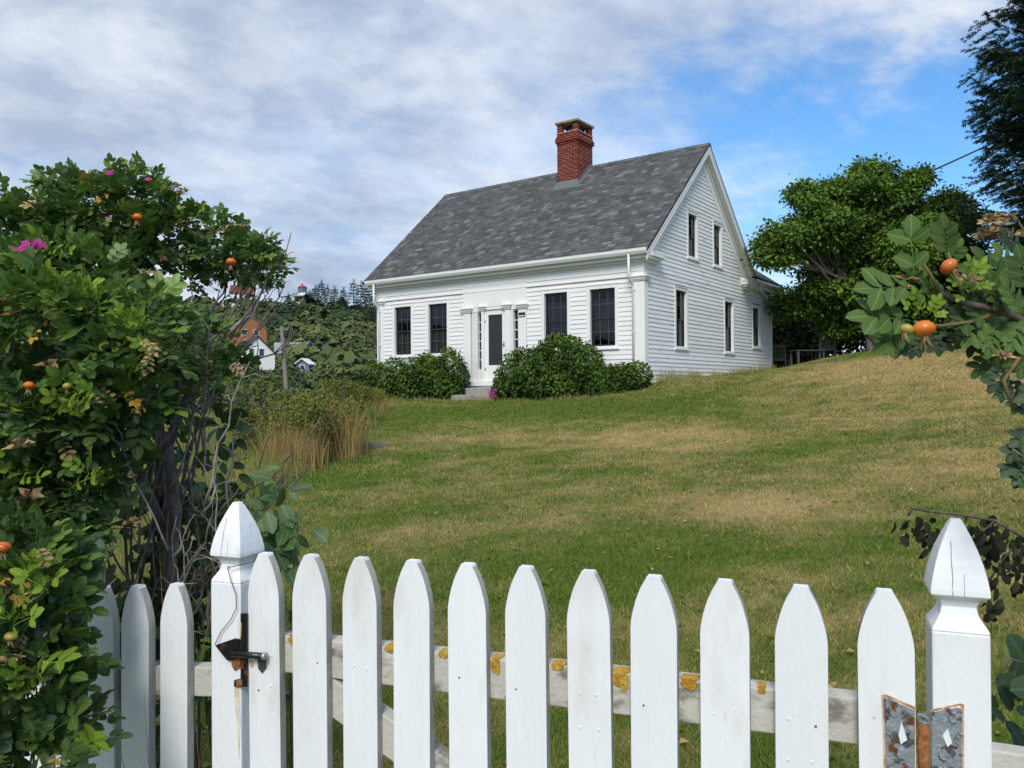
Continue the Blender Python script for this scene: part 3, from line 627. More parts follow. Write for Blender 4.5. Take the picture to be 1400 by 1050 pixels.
# ---- chimney
cx0, cx1, cy0 = -4.63, -3.87, 3.13
cy1 = cy0 + .98; zt = 8.33
ch = MB().box(cx0 + .012, cx1 - .012, cy0 + .012, cy1 - .012, 5.9, 7.93).build('chimney', 'mortar', house)
V, T, Ti = [], [], []
def brick(x0, x1, y0, y1, z0, z1):
    i = len(V); t = min(1, max(0, random.gauss(.45, .25)))
    V.extend([(x0, y0, z0), (x1, y0, z0), (x1, y1, z0), (x0, y1, z0), (x0, y0, z1), (x1, y0, z1), (x1, y1, z1), (x0, y1, z1)])
    for a, b, c, d in ((3, 2, 1, 0), (4, 5, 6, 7), (0, 1, 5, 4), (1, 2, 6, 5), (2, 3, 7, 6), (3, 0, 4, 7)): T.extend([(i + a, i + b, i + c), (i + a, i + c, i + d)])
    Ti.extend([t] * 8)
CH, BL, J = .0735, .225, .015
def course(z, e=0.0, k=0, gap=None):
    x0, x1, y0, y1 = cx0 - e, cx1 + e, cy0 - e, cy1 + e
    for (lo, hi, fixed, ax) in ((x0, x1, y0, 'x'), (x0, x1, y1, 'x'), (y0 + .1, y1 - .1, x0, 'y'), (y0 + .1, y1 - .1, x1, 'y')):
        q = lo - (BL / 2 if k % 2 else 0) * (1 if ax == 'x' else -1) * (1 if ax == 'x' else .0) - (0 if ax == 'x' else (0 if k % 2 else BL / 2))
        while q < hi:
            a, b = max(q, lo), min(q + BL - J, hi); q += BL
            if b - a < .03: continue
            j = random.uniform(-.003, .003)
            if ax == 'x':
                if fixed == y0: brick(a, b, fixed + j, fixed + .1, z, z + CH - J)
                else: brick(a, b, fixed - .1, fixed + j, z, z + CH - J)
            else:
                if fixed == x0: brick(fixed + j, fixed + .1, a, b, z, z + CH - J)
                else: brick(fixed - .1, fixed + j, a, b, z, z + CH - J)
z = 6.0; k = 0
while z < 7.62: course(z, 0, k); z += CH; k += 1
for e in (.02, .05, .05, .02, 0.0): course(z, e, k); z += CH; k += 1
ztop = z; HO = .25
while z < ztop + HO:                     # corner piers of the open top
    for (a, b) in ((cx0, cx0 + .17), (cx1 - .17, cx1)):
        for (c_, d_) in ((cy0, cy0 + .17), (cy1 - .17, cy1)): brick(a, b, c_, d_, z, z + CH - J)
    z += CH
o = np_mesh('bricks', np.array(V), np.array(T), 'brick', np.array(Ti), ch, smooth=False); tag(o, kind='stuff')
MB().box(cx0 - .02, cx1 + .02, cy0 - .02, cy1 + .02, ztop - .004, ztop + .022).build('wash', 'mortar', ch)
for (a, b) in ((cx0 + .02, cx0 + .15), (cx1 - .15, cx1 - .02)):
    for (c_, d_) in ((cy0 + .02, cy0 + .15), (cy1 - .15, cy1 - .02)): MB().box(a, b, c_, d_, ztop - .05, z).build('pier_core', 'mortar', ch)
MB().box(cx0 + .21, cx1 - .15, cy0 + .24, cy1 - .24, ztop - .1, ztop + .24).build('dark_flue_block', 'window_dark', ch)  # flue block, near-black to paint in the shade inside the open top
MB().box(cx0 - .05, cx1 + .05, cy0 - .05, cy1 + .05, z, z + .075).build('cap_slab', 'slab_stone', ch, bevel=.01)
fl = MB()
zb = roof_h(cy0)
fl.hexa([(cx0 - .12, cy0 - .17, roof_h(cy0 - .17) + .016), (cx1 + .10, cy0 - .17, roof_h(cy0 - .17) + .016), (cx1 + .10, cy0 + .02, zb + .02), (cx0 - .12, cy0 + .02, zb + .02),
         (cx0 - .12, cy0 - .17, roof_h(cy0 - .17) + .024), (cx1 + .10, cy0 - .17, roof_h(cy0 - .17) + .024), (cx1 + .02, cy0 - .012, zb + .16), (cx0 - .02, cy0 - .012, zb + .16)])
for (xa, xb) in ((cx1 + .002, cx1 + .012), (cx0 - .012, cx0 - .002)):
    fl.poly([(xb, cy0 - .02, zb), (xb, MID, RH), (xb, MID, RH + .13), (xb, cy0 - .02, zb + .14)]); fl.poly([(xb, MID, RH), (xb, cy1 + .02, roof_h(cy1)), (xb, cy1 + .02, roof_h(cy1) + .14), (xb, MID, RH + .13)])
fl.hexa([(cx1 + .004, cy0, zb + .012), (cx1 + .14, cy0, zb + .012), (cx1 + .14, MID, RH + .012), (cx1 + .004, MID, RH + .012), (cx1 + .004, cy0, zb + .022), (cx1 + .14, cy0, zb + .022), (cx1 + .14, MID, RH + .022), (cx1 + .004, MID, RH + .022)])
fl.build('flashing', 'lead', ch)

# ---- granite steps
st = empty('stone_steps', hp(4.95, -.6, -.62), -YAW); tag(st, 'two grey granite steps with orange lichen below the front door', 'steps')
MB().box(-.50, .78, -.10, .52, .0, .40).build('step', 'granite', st, bevel=.02)
MB().box(-.72, .95, -.50, -.102, -.10, .20).build('step', 'granite', st, bevel=.02)

# ------------------------------------------------------------------ picket fence and gate
def FY(px): return 1.34 * (1210 + 2136) / (px + 2136)
def fl_pt(px, py=None):
    Y = FY(px); return at(px, 800 if py is None else py, Y)
_a, _b = fl_pt(300), fl_pt(1300); tdir = Vector((_b.x - _a.x, _b.y - _a.y, 0)).normalized(); FROT = math.atan2(tdir.y, tdir.x)
ndir = Vector((tdir.y, -tdir.x, 0))                              # towards the camera
PROF = [(0, .27), (.05, .33), (.21, .53), (.34, .66), (.47, .765), (.62, .86), (.75, .93), (.88, .98), (1.0, 1.0)]
def picket_mesh(width, length, cap=.098, th=.021):
    pts = [(-width / 2 * q, -cap * t) for t, q in PROF] + [(-width / 2, -length), (width / 2, -length)] + [(width / 2 * q, -cap * t) for t, q in PROF[::-1]]
    n = len(pts); m = MB()
    m.poly([(x, 0, z) for x, z in pts], 0); m.poly([(x, th, z) for x, z in pts[::-1]], 0)
    for k in range(n):
        (x0, z0), (x1, z1) = pts[k], pts[(k + 1) % n]
        m.poly([(x0, 0, z0), (x0, th, z0), (x1, th, z1), (x1, 0, z1)], 0 if max(z0, z1) > -.012 and x0 != x1 and abs(z0 - z1) < .008 else 1)
    return m
def local(root, p): return root.matrix_world.inverted() @ Vector(p)
def set_root(name, px):
    p = fl_pt(px); o = empty(name, (p.x, p.y, gz(p.x, p.y)), FROT); bpy.context.view_layer.update(); return o
def add_picket(root, l, r, tip, zb, off=0.0):
    A, B = fl_pt(l), fl_pt(r); wd = (B - A).length; c = (l + r) / 2; top = at(c, tip, FY(c)); Pw = Vector((top.x, top.y, top.z)) + ndir * off
    Lp = local(root, Pw); o = picket_mesh(wd, Lp.z - zb).build('picket', ['picket_paint', 'picket_edge'], root, bevel=.0022)
    o.location = Lp; o.rotation_euler = (R(random.uniform(-.4, .4)), R(random.uniform(-.35, .35)), R(random.uniform(-1.0, 1.0)))
    return o, Lp, wd
def rail_between(root, name, pxa, ya0, ya1, pxb, yb0, yb1, d0, d1, matn='rail_paint', lich=0):
    def pl(px, py, d): Y = FY(px); q = at(px, py, Y) - ndir * d; return local(root, q)
    # heights read at the picket plane; the rail sits behind it
    p = [pl(pxa, ya1, d0), pl(pxb, yb1, d0), pl(pxb, yb1, d1), pl(pxa, ya1, d1), pl(pxa, ya0, d0), pl(pxb, yb0, d0), pl(pxb, yb0, d1), pl(pxa, ya0, d1)]
    return MB().hexa(p).build(name, matn, root, bevel=.003)
def rod_dots(root, Lp, zs, wd):          # nail heads
    for z in zs:
        for sx_ in (-.22, .2):
            m = MB(); x = Lp.x + wd * sx_ + random.uniform(-.006, .006); zz_ = z + random.uniform(-.008, .008)
            m.tube([(x, Lp.y + .001, zz_), (x, Lp.y - .0009, zz_)], .0022, 7); m.build('nail', 'rust' if random.random() < .15 else 'picket_paint', root)
gate = set_root('garden_gate', 1262)
tag(gate, 'white picket garden gate of eleven pointed pickets with peeling rails', 'gate')
GP = [(338.5, 380, 757), (399.3, 444.7, 759.5), (467.5, 514, 763.5), (537.7, 586.5, 767), (611.5, 663, 771.5), (689.8, 744.4, 775.5), (773.9, 832, 781.5), (861.4, 924.3, 788.5), (956.6, 1023.4, 794.5), (1058.6, 1130.6, 802.5), (1171, 1248.7, 808)]
gl = []
for q in GP: gl.append(add_picket(gate, *q, .06))
rl = rail_between(gate, 'rail', 372, 872, 923, 1236, 969, 1034, .0225, .066)
rail_between(gate, 'rail', 350, 1395, 1440, 1240, 1610, 1680, .0225, .066)
rail_between(gate, 'brace', 420, 915, 968, 1215, 1480, 1555, .0235, .062)
for i, (o, Lp, wd) in enumerate(gl):
    c = (GP[i][0] + GP[i][1]) / 2; zr = local(gate, at(c, 900 + (c - 372) * .118, FY(c))).z
    rod_dots(gate, Lp, [zr] if i % 3 else [zr, zr - .07], wd)
# lichen crusts on the upper rail, in the gaps between pickets
for (px, wdt, drop) in ((392, .020, .016), (527, .024, .006), (600, .02, .006), (672, .018, .028), (757, .022, .005), (845, .026, .022), (850, .014, .034), (940, .026, .014), (1040, .012, .006)):
    y0 = 872 + (px - 372) * .1123; Y = FY(px); p = local(gate, at(px, y0, Y) - ndir * .0215)
    m = MB(); n = 14; ring = []
    for k in range(n):
        a = 2 * math.pi * k / n; r_ = random.uniform(.7, 1.15); ring.append((p.x + math.cos(a) * wdt * .62 * r_, p.y, p.z - drop * .5 + math.sin(a) * (drop * .55 + .004) * r_))
    m.poly(ring); m.prism([ring, [(x, y - .0016, z) for x, y, z in ring]], None); m.build('lichen', 'lichen', gate)
    MB().box(p.x - wdt * .6, p.x + wdt * .6, p.y + .002, p.y + .03, p.z - .001, p.z + .0025).build('lichen', 'lichen', gate, bevel=.001)

def gate_post(px0, px1, ytop, label, sgn):
    root = set_root('gate_post', px0); tag(root, label, 'gate post', 'posts of the garden gate')
    W2 = .0425; c = (px0 + px1) / 2; Y = FY(c); top = local(root, at(c, ytop, Y + .03)); f0 = local(root, fl_pt(px0)); f1 = local(root, fl_pt(px1))
    cx = (f0.x + f1.x) / 2; cy = f0.y + W2; z = top.z
    rs = [(.0, .0075), (.010, .0125), (.028, .0205), (.050, .0290), (.072, .0355), (.094, .0405), (.112, .0433), (.121, .0437), (.1235, .0405), (.130, .0305), (.142, .0258), (.155, .0285), (.167, .0355), (.176, .0412), (.181, .0425), (z + .15, .0425)]
    rings = [[(cx - h, cy - h, z - d), (cx + h, cy - h, z - d), (cx + h, cy + h, z - d), (cx - h, cy + h, z - d)] for d, h in rs[::-1]]
    MB().prism(rings[:2], None).build('shaft', 'picket_paint', root, bevel=.003)
    MB().prism(rings[1:], None).build('finial', 'picket_paint', root, bevel=.0015)
    for (x0, top_z, wd) in ((-.011, -.035, .0005), (.006, -.085, .0003)):      # drying cracks down the finial face
        m = MB(); yy = lambda d: cy - float(np.interp(d, [q_[0] for q_ in rs], [q_[1] for q_ in rs])) - .0004
        pts_ = [(-top_z + (.121 + top_z) * k / 6) for k in range(7)]
        m.poly([(cx + x0 - wd + .0006 * math.sin(k * 2.1), yy(d), z - d) for k, d in enumerate(pts_)] + [(cx + x0 + wd + .0006 * math.sin(k * 2.1), yy(d), z - d) for k, d in list(enumerate(pts_))[::-1]])
        m.build('crack', 'muntin_grey', root, fix=False)
    return root, cx, cy, z
pl_, pcx, pcy, pz = gate_post(288.5, 328, 687, 'white gate post with pointed finial, carrying the black latch, at the left', -1)
pr_, qcx, qcy, qz = gate_post(1272, 1355, 710, 'white gate post with pointed finial, carrying the rusty hinge, at the right', 1)
# latch on the left post (its own thing) with its wire
lt = empty('gate_latch', pl_.location, FROT); tag(lt, 'black rusted sliding latch on the left gate post and first picket', 'latch')
bpy.context.view_layer.update()
def lq(px, py, d=0.0): return local(lt, at(px, py, FY(px)) + ndir * d)
def plate(pts, d0, d1, name, matn, root=lt, q=None):
    q = q or lq; a = [q(x, y, d1) for x, y in pts]; b = [q(x, y, d0) for x, y in pts]
    return MB().prism([b, a], None).build(name, matn, root, bevel=.001)
plate([(331, 838), (340, 838), (340, 938), (322, 938), (322, 929), (331, 927)], .0005, .006, 'strap', 'latch_black')
plate([(297, 881), (323, 872), (329, 873), (329, 897), (318, 902), (313, 901)], .001, .008, 'tongue_plate', 'latch_black')
plate([(319, 899), (325, 896), (331, 898), (329, 912), (322, 916), (318, 908)], .001, .005, 'staple', 'rust')
plate([(324, 930), (333, 927), (334, 936), (326, 938)], .0062, .0068, 'rust_crust', 'rust')
plate([(330.5, 850), (332.8, 850), (332.4, 868), (330.5, 872)], .0062, .0068, 'rust_crust', 'rust_stain')
MB().tube([lq(324, 891, .016), lq(369, 894, .016)], .0072, 10).build('bolt', 'latch_black', lt, smooth=True)
MB().tube([lq(366, 893.7, .0162), lq(369.5, 894, .0162)], .0085, 10).build('bolt_end', 'zinc', lt, smooth=True)
plate([(353, 900), (364, 898), (365, 912), (359, 920), (354, 914)], .0005, .003, 'keeper', 'wire_steel')
plate([(341, 903), (347, 902), (346, 912), (342, 911)], .0003, .0012, 'rust_streak', 'rust_stain')
plate([(386, 838), (397, 836), (397, 850), (386, 855)], -.0242, -.022, 'strap_end', 'latch_black')
ww = MB(); ww.tube([lq(313, 776, .004), lq(318, 793, .006), lq(326, 812, .008), lq(326.5, 830, .008), lq(318, 847, .007), lq(305, 862, .006), lq(297, 880, .008)], .0011, 6); 
ww.tube([lq(306, 776, -.015), lq(312, 775.5, .002), lq(329, 773, -.012), lq(345, 769, -.03)], .0011, 6); ww.build('wire', 'wire_steel', lt)
plate([(320, 941), (327, 939), (328.5, 985), (327, 1040), (324, 990)], .0002, .0008, 'rust_streak', 'rust_run')
# hinge between the gate and the right post
bpy.context.view_layer.update()
_hp = local(gate, pr_.location)
def hq(px, py, d=0.0): return local(gate, at(px, py, FY(px)) + ndir * d) - _hp
hg = MB().tube([hq(1262, 978, .006), hq(1262, 1110, .006)], .0085, 10).build('hinge', 'rust', gate, smooth=True); hg.location = _hp; hg['label'] = 'rusted galvanised butterfly hinge'
plate([(1205, 950), (1211, 949), (1251, 966), (1251, 1100), (1208, 1110), (1208, 1010)], .0003, .0012, 'rust_stain', 'rust_stain', hg, hq)
plate([(1208, 954), (1214, 953), (1250, 969), (1250, 1096), (1211, 1106), (1211, 1010)], .0013, .0045, 'leaf', 'zinc', hg, hq)
plate([(1272, 970), (1314, 961), (1318, 963), (1318, 1110), (1272, 1096)], .0003, .0012, 'rust_stain', 'rust_stain', hg, hq)
plate([(1273, 972), (1311, 964), (1315, 967), (1315, 1106), (1273, 1093)], .0013, .0045, 'leaf', 'zinc', hg, hq)
for (x, y) in ((1222, 971), (1232, 1028), (1303, 979), (1290, 1030)):
    MB().tube([hq(x, y, .004), hq(x, y, .010)], .0075, 9).build('bolt_head', 'zinc', hg)
plate([(1228, 1003), (1232, 985), (1240, 1010), (1231, 1016)], .0046, .0052, 'leaf_slot', 'picket_paint', hg, hq)
plate([(1288, 1004), (1295, 994), (1301, 1014), (1295, 1020)], .0046, .0052, 'leaf_slot', 'picket_paint', hg, hq)
MB().tube([hq(1262, 976, .006), hq(1262, 985, .006)], .0095, 10).build('pin_head', 'zinc', hg)
# fence left of the gate
fe = set_root('picket_fence', 270); tag(fe, 'short run of white picket fence beside the rose bush, left of the gate', 'fence', 'picket fence beside the gate')
for q in ((119, 153.5, 802), (166, 203, 801.5), (219, 256, 799), (75, 104, 806), (32, 60, 809), (-8, 18, 812), (-44, -20, 815)): add_picket(fe, *q, .05)
rail_between(fe, 'rail', -60, 908, 948, 289, 917, 958, .0225, .062); rail_between(fe, 'rail', -60, 1300, 1340, 289, 1385, 1430, .0225, .062)
f2 = set_root('picket_fence', 1450); tag(f2, 'end of white fence rail just right of the hinge post', 'fence', 'picket fence beside the gate')
rail_between(f2, 'rail', 1357, 1036, 1100, 1900, 1120, 1200, .03, .07); rail_between(f2, 'rail', 1357, 1650, 1710, 1900, 1900, 1970, .03, .07)
for q in ((1436, 1520, 830), (1570, 1660, 838), (1716, 1812, 848)): add_picket(f2, *q, .05)

# ------------------------------------------------------------------ leaves and plants: templates
def leaflet(L=1.0, w=.62, fold=.12, arch=.10, base=(0, 0, 0), ang=0.0, roll=0.0):
    rows = [(0, 0), (.15, .68), (.48, 1.0), (.84, .66), (1, 0)]
    v = []; 
    for t, q in rows:
        z = -arch * L * t * t
        if q == 0: v.append((0, t * L, z))
        else: v += [(-w * L / 2 * q, t * L, z + fold * L * q * .5), (0, t * L, z), (w * L / 2 * q, t * L, z + fold * L * q * .5)]
    v = np.array(v); ca, sa = math.cos(ang), math.sin(ang); cb, sb = math.cos(roll), math.sin(roll)
    v = v @ np.array([[cb, 0, sb], [0, 1, 0], [-sb, 0, cb]]).T
    v = v @ np.array([[ca, sa, 0], [-sa, ca, 0], [0, 0, 1]]).T + np.array(base)
    t = [(0, 2, 1), (0, 3, 2)]
    for a in (1, 4): t += [(a, a + 1, a + 4), (a, a + 4, a + 3), (a + 1, a + 2, a + 5), (a + 1, a + 5, a + 4)]
    t += [(7, 8, 10), (8, 9, 10)]
    return v, [tuple(int(x) for x in q) for q in t]
def compound_leaf(pairs=3, seed=0, droop=.25, wid=.66, big=1.0):
    r = random.Random(seed); V = []; T = []
    def add(v, t): 
        o = len(V); V.extend([tuple(q) for q in v]); T.extend([(a + o, b + o, c + o) for a, b, c in t])
    def rz(y): return -droop * y * y
    for p in range(pairs):
        y = .22 + .58 * p / max(pairs - 1, 1) * (.9 if pairs > 2 else 1); L = (.36 + .06 * p + r.uniform(-.03, .03)) * big
        for sg in (-1, 1):
            v, t = leaflet(L, wid * r.uniform(.92, 1.08), r.uniform(.05, .22), r.uniform(.05, .25), (sg * .01, y, rz(y)), sg * R(r.uniform(52, 72)), sg * R(r.uniform(-12, 22))); add(v, t)
    v, t = leaflet((.46 + r.uniform(-.03, .03)) * (1 + (big - 1) * .5), wid, r.uniform(.08, .2), .2, (0, .86, rz(.86)), R(r.uniform(-8, 8))); add(v, t)
    n = len(V); 
    for k in range(5): y = .88 * k / 4; V.extend([(-.011, y, rz(y) - .004), (.011, y, rz(y) - .004), (0, y, rz(y) - .02)])
    for k in range(4):
        for a, b in ((0, 1), (1, 2), (2, 0)): i, j = n + k * 3 + a, n + k * 3 + b; T.extend([(i, j, j + 3), (i, j + 3, i + 3)])
    return np.array(V), T
ROSE = [compound_leaf(3, 1, .15), compound_leaf(3, 2, .35), compound_leaf(2, 3, .2), compound_leaf(3, 4, .5), compound_leaf(2, 5, .4, .72)]
ROSE_BIG = [compound_leaf(3, 11, .12, .70, 1.3), compound_leaf(3, 12, .25, .74, 1.3), compound_leaf(2, 13, .15, .72, 1.35), compound_leaf(3, 14, .3, .66, 1.25)]
SIMPLE = [leaflet(1, .62, .15, .15), leaflet(1, .5, .3, .3), leaflet(1, .75, .1, .35)]
def small_leaf(w=.6, fold=.2):          # 4 triangles
    return np.array([(0, 0, 0), (-w / 2, .45, fold * .5), (0, .45, 0), (w / 2, .45, fold * .5), (0, 1, -.12)]), [(0, 2, 1), (0, 3, 2), (1, 2, 4), (2, 3, 4)]
SMALL = [small_leaf(.6, .2), small_leaf(.75, .35), small_leaf(.5, .1)]
def leaf_uv(nv):                          # across / along coordinates for each leaflet of a leaf template
    nl = nv // 11 if nv in (11,) else (nv - 15) // 11
    ac = np.zeros(nv, np.float32); al = np.zeros(nv, np.float32)
    for k in range(nl): ac[k * 11:k * 11 + 11] = (0, -1, 0, 1, -1, 0, 1, -1, 0, 1, 0); al[k * 11:k * 11 + 11] = (0, .2, .2, .2, .45, .45, .45, .72, .72, .72, 1)
    return ac, al
def set_uv(me, ac, al):
    for nm, v in (('across', ac), ('along', al)): a = me.attributes.new(nm, 'FLOAT', 'POINT'); a.data.foreach_set('value', np.ascontiguousarray(v, dtype=np.float32))
def tmesh(tv, tt, name, matn):
    me = bpy.data.meshes.new(name); me.from_pydata([tuple(v) for v in tv], [], tt); me.materials.append(MATS[matn]); me.polygons.foreach_set('use_smooth', [True] * len(me.polygons)); set_uv(me, *leaf_uv(len(tv))); return me
def place(me, name, p, axis, normal, sc, parent):
    o = bpy.data.objects.new(name, me); link(o, parent)
    m = frames(np.array([axis], float), np.array([normal], float))[0]
    o.matrix_local = Matrix.Translation(Vector(p)) @ Matrix([list(q) for q in m]).to_4x4() @ Matrix.Scale(sc, 4)
    return o
def rdir(n): return unit(rng.normal(size=(n, 3)))
def in_blob(n, c, r, shell=.55, zmin=-9):
    u = rdir(n); q = rng.random(n) ** (1 / 3); q = np.where(rng.random(n) < shell, .82 + .22 * rng.random(n), q)
    return np.array(c) + u * np.array(r) * q[:, None], u
def curve_pts(a, b, bend, n=8):
    a, b = Vector(a), Vector(b); c = (a + b) / 2 + Vector(bend); out = []
    for k in range(n + 1):
        t = k / n; out.append((1 - t) ** 2 * a + 2 * t * (1 - t) * c + t * t * b)
    return out
def wob(pts, s):
    return [Vector(p) + Vector((random.gauss(0, s), random.gauss(0, s), random.gauss(0, s))) if 0 < k < len(pts) - 1 else Vector(p) for k, p in enumerate(pts)]

HIPS = None
def hip(root, p, r, matn, down=(0, -.2, -1)):
    m = MB(); n = 10; prof = [(-.95, .25), (-.8, .62), (-.4, .95), (0, 1.06), (.4, .98), (.75, .68), (.92, .3)]
    ax = Vector(down).normalized(); a = ax.orthogonal().normalized(); b = ax.cross(a); p = Vector(p)
    m.prism([[p + ax * (z * r * .82) + (a * math.cos(2 * math.pi * k / n) + b * math.sin(2 * math.pi * k / n)) * (q * r) for k in range(n)] for z, q in prof], None)
    o = m.build('rose_hip', matn, root, smooth=True)
    s = MB()
    for k in range(5):
        t = 2 * math.pi * k / 5 + .3; d = (a * math.cos(t) + b * math.sin(t)); e = ax * 1.0 + d * random.uniform(.2, .8)
        q0 = p + ax * r * .7; pts = [q0 + d * r * .15, q0 + e * r * .5 + b * r * .1, q0 + e * r * .95 + Vector((0, 0, -r * .2))]; s.tube(pts, [r * .14, r * .11, r * .03], 5)
    s.build('sepals', 'dry_sepal', o)
    return o
def dead_head(root, p, r):
    m = MB()
    for k in range(14):
        d = Vector(rdir(1)[0]); d.z = abs(d.z) * .8; t = d.orthogonal().normalized() * r * .22; q = Vector(p)
        m.poly([q, q + d * r * .6 + t, q + d * r * random.uniform(.8, 1.3) + Vector((0, 0, -r * .2)), q + d * r * .6 - t])
    return m.build('dead_flower', 'dry_sepal', root, fix=False)
def rose_flower(root, p, r, matn, n=(0, -.7, .6)):
    m = MB(); ax = Vector(n).normalized(); a = ax.orthogonal().normalized(); b = ax.cross(a); p = Vector(p)
    for k in range(6):
        t0 = 2 * math.pi * (k + random.uniform(-.2, .2)) / 6; d = a * math.cos(t0) + b * math.sin(t0); s = ax.cross(d); q = random.uniform(.7, 1.15) * r; w = r * .5; lift = random.uniform(-.5, 1.3)
        pts = [p, p + d * q * .5 + s * w * .8 + ax * r * .2 * lift, p + d * q + s * w * .6 + ax * r * .5 * lift, p + d * q * 1.04 + ax * r * .42 * lift, p + d * q - s * w * .6 + ax * r * .5 * lift, p + d * q * .5 - s * w * .8 + ax * r * .2 * lift]
        m.poly(pts)
    return m.build('flower', matn, root, smooth=True, fix=False)

# ------------------------------------------------------------------ big rose bush at the left
def rose_bush_left():
    c0 = at(235, 700, 2.6); base = Vector((c0.x, c0.y, gz(c0.x, c0.y)))
    root = empty('rose_bush', base); tag(root, 'tall tangled rose bush with magenta flowers and orange hips behind the left fence', 'bush', 'rose bushes by the gate')
    L = lambda p: Vector(p) - base
    # px, py, depth, radius px x, y, radius depth m, leaves, size, tint mean, shell
    blobs = [(150, 304, 2.95, 82, 46, .30, 470, .062, .34), (60, 338, 2.8, 90, 50, .30, 430, .064, .32), (185, 266, 3.0, 38, 24, .18, 170, .058, .42), (115, 270, 2.95, 46, 18, .2, 150, .058, .42), (15, 305, 2.75, 50, 33, .2, 170, .064, .32),
             (255, 330, 3.05, 75, 34, .28, 330, .060, .28), (322, 348, 3.05, 44, 24, .22, 190, .058, .28), (352, 362, 3.0, 28, 16, .15, 75, .056, .28), (180, 372, 2.9, 100, 32, .25, 170, .06, .18), (80, 385, 2.5, 105, 42, .22, 300, .070, .34),
             (60, 425, 2.25, 85, 38, .18, 210, .076, .46), (180, 435, 2.35, 62, 26, .16, 120, .074, .36), (250, 470, 2.5, 60, 26, .2, 90, .07, .28), (290, 500, 2.55, 36, 20, .14, 34, .066, .34), (180, 480, 2.2, 50, 25, .12, 60, .075, .34),
             (130, 550, 2.25, 85, 50, .14, 190, .084, .28), (40, 590, 2.2, 75, 60, .12, 180, .086, .28), (50, 690, 2.2, 75, 60, .10, 180, .084, .28), (120, 640, 2.25, 50, 40, .10, 70, .08, .24),
             (22, 800, 1.74, 58, 65, .10, 170, .076, .32), (70, 770, 2.2, 36, 45, .05, 60, .08, .28), (15, 920, 1.66, 62, 85, .13, 190, .076, .28), (72, 860, 1.78, 24, 50, .06, 50, .066, .32), (35, 1040, 1.62, 60, 55, .12, 130, .076, .24), (95, 990, 1.76, 26, 22, .04, 16, .06, .3)]
    P, A, N, SCL, TN = [], [], [], [], []
    for (px, py, Y, rx, ry, rd, n, sc, tn) in blobs:
        c = at(px, py, Y); rr = (rx * Y / FPX, rd, ry * Y / FPX); p, u = in_blob(n, c, rr, .7)
        ax = unit(u * np.array([1, 1.0, .8]) + np.array([0, -.25, .25]) + rng.normal(size=(n, 3)) * .55)
        no = unit(np.array([0, -.25, .9]) + u * .55 + rng.normal(size=(n, 3)) * .38)
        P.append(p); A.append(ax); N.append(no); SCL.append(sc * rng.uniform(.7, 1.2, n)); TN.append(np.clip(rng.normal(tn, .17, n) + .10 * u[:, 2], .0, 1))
    # inner leaves close the view, tinted darker to paint in the bush's inner shade
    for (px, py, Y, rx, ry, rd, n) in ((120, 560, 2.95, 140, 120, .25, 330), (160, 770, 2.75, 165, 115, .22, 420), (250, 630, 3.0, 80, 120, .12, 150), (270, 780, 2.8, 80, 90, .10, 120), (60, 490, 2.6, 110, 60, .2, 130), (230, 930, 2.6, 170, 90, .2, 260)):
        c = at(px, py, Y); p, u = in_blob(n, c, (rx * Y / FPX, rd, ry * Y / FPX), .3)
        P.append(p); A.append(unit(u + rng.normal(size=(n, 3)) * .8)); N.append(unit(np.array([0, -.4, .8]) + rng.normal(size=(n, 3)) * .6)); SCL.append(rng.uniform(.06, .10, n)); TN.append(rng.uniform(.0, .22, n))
    n_in = sum(len(q) for q in P) - sum(b_[6] for b_ in blobs)
    P, A, N, SCL, TN = map(np.concatenate, (P, A, N, SCL, TN)); P = P - np.array(base); inner = np.arange(len(P)) >= len(P) - n_in
    keep = P[:, 2] > .03; P, A, N, SCL, TN, inner = P[keep], A[keep], N[keep], SCL[keep], TN[keep], inner[keep]
    app = SCL / (P[:, 1] + base.y); inview = (P[:, 0] + base.x) / (P[:, 1] + base.y) > -.66
    near = np.argsort(-(app * inview * ~inner))[:300]; rest = np.setdiff1d(np.nonzero(~inner)[0], near); inr = np.nonzero(inner)[0]
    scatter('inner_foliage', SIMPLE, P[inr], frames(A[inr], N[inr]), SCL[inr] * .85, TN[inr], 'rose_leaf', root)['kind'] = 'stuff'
    young = [tmesh(*t, 'young_leaf', 'rose_leaf_young') for t in ROSE]; old = [tmesh(*t, 'leaf', 'rose_leaf_near') for t in ROSE]; dark = [tmesh(*t, 'leaf', 'rose_leaf_dark') for t in ROSE]
    for i in near:
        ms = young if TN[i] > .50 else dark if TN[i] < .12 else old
        place(random.choice(ms), 'leaf', P[i], A[i], N[i], SCL[i], root)
    scatter('foliage', ROSE, P[rest], frames(A[rest], N[rest]), SCL[rest], TN[rest], 'rose_leaf', root)['kind'] = 'stuff'
    # fresh bright shoots
    for (px, py, Y, k) in ((70, 395, 2.2, 9), (60, 345, 2.4, 6), (180, 450, 2.2, 8), (110, 415, 2.2, 7), (175, 250, 2.9, 5), (10, 660, 2.05, 6), (100, 560, 2.05, 6), (110, 655, 2.1, 4), (10, 950, 1.55, 6), (190, 475, 2.15, 5), (50, 800, 1.66, 4), (10, 850, 1.58, 5), (265, 305, 2.9, 4), (30, 370, 2.3, 5)):
        for q in range(k): place(random.choice(young), 'leaf', L(at(px + random.gauss(0, 13), py + random.gauss(0, 9), Y + random.uniform(-.04, .04))), (random.gauss(0, .7), -.4, .6), (random.gauss(0, .3), -.7, .7), random.uniform(.05, .07), root)
    # stems
    def stem(name, pts, r0, r1, matn, sides=7): 
        n = len(pts); return MB().tube([L(p) for p in pts], [r0 + (r1 - r0) * k / (n - 1) for k in range(n)], sides).build(name, matn, root, smooth=True)
    g = lambda px, Y: gp(px, Y)
